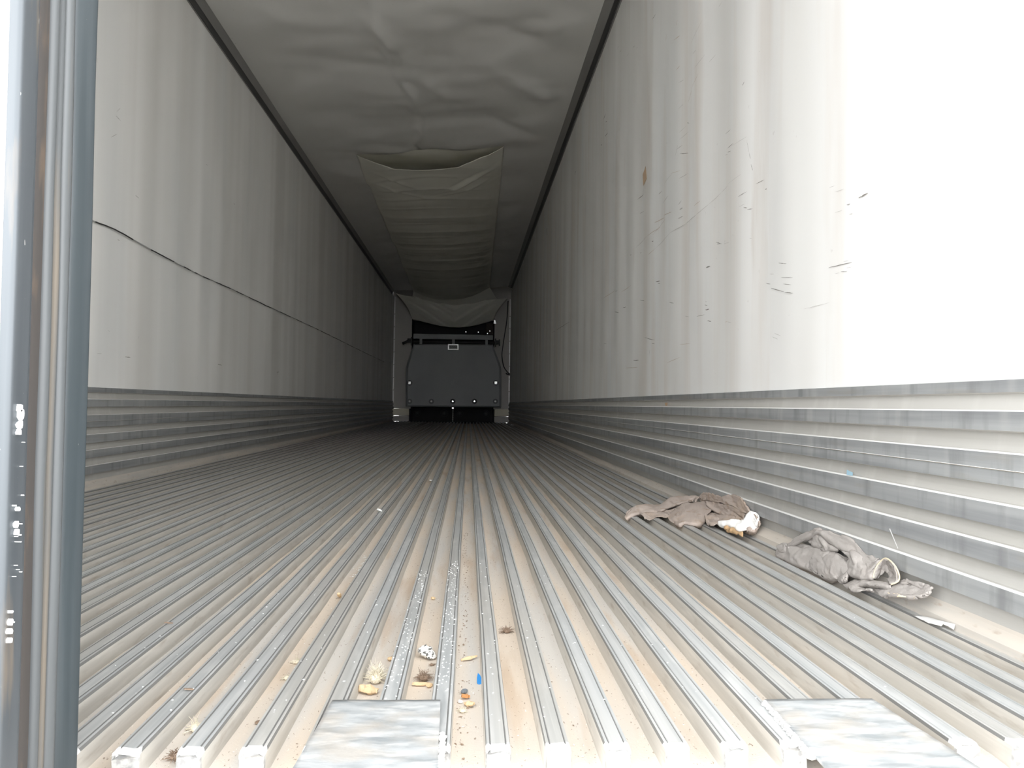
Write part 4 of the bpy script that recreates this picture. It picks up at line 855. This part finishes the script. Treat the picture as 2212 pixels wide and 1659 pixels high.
straw('bristle_tuft', -.061, 1.172, .0155, M_brist, 170, 'dark brown bristly tuft in front of the white chalky lump', 5, 1.2, cat_='tuft')
chip_of_wood(-.064, 1.150, .025, .007, .005, .1, M_wood, 'thin yellow wood splinter under the dark brown bristly tuft', 6, tilt=.05)
chip_of_wood(-.051, 1.143, .010, .008, .006, .9, M_wood, 'stubby orange wood chip right of the thin splinter', 16, tilt=.1)
chip_of_wood(.007, 1.262, .026, .006, .005, .25, M_wood, 'long tan wood stick lying across the middle gutter', 7, tilt=-.15)
# blue plastic shard
bm = bmesh.new()
P = [(-.0015, .012), (.0015, .008), (.0045, -.002), (.0055, -.011), (.001, -.0125), (-.003, -.008), (-.003, .002)]
A = [bm.verts.new((.0215+x, 1.160+y, GB+.006+.35*y+.18*abs(x))) for x, y in P]; B = [bm.verts.new((v.co.x, v.co.y, v.co.z-.0016)) for v in A]
bm.faces.new(A); bm.faces.new(list(reversed(B)))
for k in range(len(A)): bm.faces.new((A[k], B[k], B[(k+1) % len(A)], A[(k+1) % len(A)]))
tag(obj('plastic_shard', bm, M_bluep, None, origin=(.0215, 1.16, GB)), 'blue plastic shard in the middle gutter', 'plastic')
chip_of_wood(.000, 1.118, .013, .008, .006, 1.1, mat('slate_grey', (.16, .18, .20), .6), 'small slate grey pebble left of the blue shard', 11, name='pebble', cat_='pebble')
chip_of_wood(.002, 1.098, .012, .007, .006, .3, M_rust, 'small rusty orange crumb in front of the grey pebble', 12, name='rust_crumb', cat_='crumb')
chip_of_wood(.007, 1.070, .017, .009, .006, 2.4, M_wood, 'tan wood chip nearest the doorway in the middle gutter', 13)
chip_of_wood(-.005, 1.082, .006, .006, .004, .8, M_white, 'tiny white crumb beside the nearest tan wood chip', 14, name='white_crumb', cat_='crumb')
straw('straw_tuft', -.002, 1.052, .009, M_pale, 70, 'small pale straw tuft nearest the doorway in the middle gutter', 15, .9, cat_='straw')
straw('bristle_tuft', .0755, 1.415, .0150, M_brist, 120, 'dark bristly tuft alone in the gutter right of the middle', 18, 1.0, cat_='tuft')
chip_of_wood(-.2665, 1.662, .017, .009, .007, 1.5, M_wood, 'brown curled wood chip far left of the chalky lump', 19, tilt=.6)
chip_of_wood(-.0685, 1.650, .009, .007, .006, .5, M_wood, 'tiny orange wood chip well behind the chalky lump', 20)
straw('straw_tuft', -.2665, 1.252, .0105, M_pale, 90, 'pale straw tuft in the left gutter, the farther of a pair', 21, 1.0)
straw('straw_tuft', -.2640, 1.180, .0095, M_pale, 90, 'pale straw tuft in the left gutter, the nearer of a pair', 22, 1.1)
straw('straw_tuft', -.5350, 1.660, .0135, M_pale, 60, 'flattened pale husk in the far left gutter', 23, .6)
straw('grass_tuft', -.3310, .925, .0150, M_brist, 120, 'dark dry grass tuft between rib ends by the door edge', 24, .8, cat_='straw', thick=.0006)
straw('grass_tuft', -.3340, 1.000, .0150, M_pale, 60, 'pale dry grass blades between ribs by the door edge', 25, 1.2, cat_='straw', thick=.0006)
straw('twig_tuft', -.2640, 1.022, .0090, M_brist, 16, 'few dark twigs in the left gutter near the plate', 26, .5, cat_='tuft')
chip_of_wood(-.362, 1.050, .012, .005, .002, .4, M_huskd, 'dark dead leaf scrap lying on a left rib', 27, z=.0002, name='leaf', cat_='leaf')
chip_of_wood(-.505, 1.36, .014, .004, .002, .5, M_huskd, 'dark leaf scrap on the rib farthest left', 28, z=.0002, name='leaf', cat_='leaf')
chip_of_wood(-.306, 2.74, .018, .016, .008, .8, M_paper, 'white paper crumb on a left rib well inside', 29, z=.0002, name='paper_crumb', cat_='paper', tilt=.5)
chip_of_wood(-.193, 4.15, .020, .020, .008, .3, M_paper, 'small white paper crumb farther inside on the floor', 30, name='paper_crumb', cat_='paper')
chip_of_wood(.812, 14.2, .06, .05, .03, .3, M_white, 'white bit on the floor by the right wall at the far end', 31, z=.0002, name='paper_crumb', cat_='paper')
# cloudy film by the right wall
bm = bmesh.new()
outl = [(.828, 1.405), (.836, 1.385), (.846, 1.350), (.851, 1.310), (.842, 1.300), (.838, 1.325), (.830, 1.318), (.827, 1.350)]
c = bm.verts.new((.841, 1.33, .010))
vs = [bm.verts.new((x, y, .003+.40*max(0, x-.834)+.002*math.sin(y*120))) for x, y in outl]
for k in range(len(vs)): bm.faces.new((vs[k], vs[(k+1) % len(vs)], c))
bmesh.ops.subdivide_edges(bm, edges=bm.edges, cuts=3, use_grid_fill=True)
for v in bm.verts: v.co.z += .0012*noise.noise(v.co*160)
for f in bm.faces: f.smooth = True
o = obj('plastic_film', bm, M_clear, None, origin=(.84, 1.33, .004)); md = o.modifiers.new('t', 'SOLIDIFY'); md.thickness = .0006
tag(o, 'scrap of cloudy white film on the floor strip by the right wall', 'film')

# uncountable grit: white grains on the ribs, brown crumbs in the gutters
def grit(name, m, label, catg, spots, seed):
    rg = random.Random(seed); bm = bmesh.new()
    for (x, y, z, s) in spots(rg):
        a = rg.uniform(0, 6.28); ca, sa = math.cos(a), math.sin(a); l = s*rg.uniform(1, 2.2); h = s*.7
        v = [bm.verts.new((x+ca*l, y+sa*l, z)), bm.verts.new((x-sa*s, y+ca*s, z)), bm.verts.new((x-ca*l, y-sa*l, z)), bm.verts.new((x+sa*s, y-ca*s, z)), bm.verts.new((x, y, z+h))]
        for k in range(4): bm.faces.new((v[k], v[(k+1) % 4], v[4]))
        bm.faces.new((v[3], v[2], v[1], v[0]))
    return tag(obj(name, bm, m), label, catg, kind='stuff')
def rib_x(k): return RIB0+RIBS*k
def sp_white(rg):
    out = []
    for k, n, ya, yb in ((5, 150, 1.02, 1.9), (4, 110, 1.0, 1.8), (3, 14, 1.0, 1.7), (2, 14, .95, 1.7), (1, 14, .95, 2.2), (0, 16, .95, 2.4), (-1, 10, .95, 2.6), (-2, 8, 1.2, 2.6), (6, 22, .9, 1.9), (7, 16, .9, 1.9), (8, 12, .9, 2.0), (9, 10, .9, 2), (10, 10, .9, 2)):
        for _ in range(n): out.append((rib_x(k)+rg.uniform(-.011, .011), rg.uniform(ya, yb), .0001, rg.uniform(.0006, .0015)))
    for _ in range(160):
        k = rg.randint(-12, 16); out.append((rib_x(k)+rg.uniform(-.012, .012), .95+rg.random()**1.6*5, .0001, rg.uniform(.0004, .0012)))
    for _ in range(160):
        k = rg.randint(-3, 13); out.append((rib_x(k)+RIBS/2+rg.uniform(-.014, .014), .9+rg.random()**1.4*2.4, GB, rg.uniform(.0005, .0014)))
    for _ in range(60): out.append((rib_x(1)+RIBS/2+rg.gauss(0, .006), 2.0+rg.gauss(0, .09), GB, rg.uniform(.001, .002)))
    return out
def sp_brown(rg):
    out = []
    for _ in range(520):
        k = rg.randint(-4, 12); out.append((rib_x(k)+RIBS/2+rg.uniform(-.015, .015), .9+rg.random()**1.5*3.2, GB, rg.uniform(.0004, .0012)))
    for _ in range(170): out.append((rib_x(5)+RIBS/2+rg.uniform(-.016, .0), .9+rg.random()*1.6, GB, rg.uniform(.0006, .0018)))
    return out
grit('grain', M_paint_chip, 'white grains scattered over the ribs and gutters', 'grains', sp_white, 41)
grit('dirt_crumb', M_huskd, 'brown dirt crumbs scattered in the gutters', 'crumbs', sp_brown, 42)
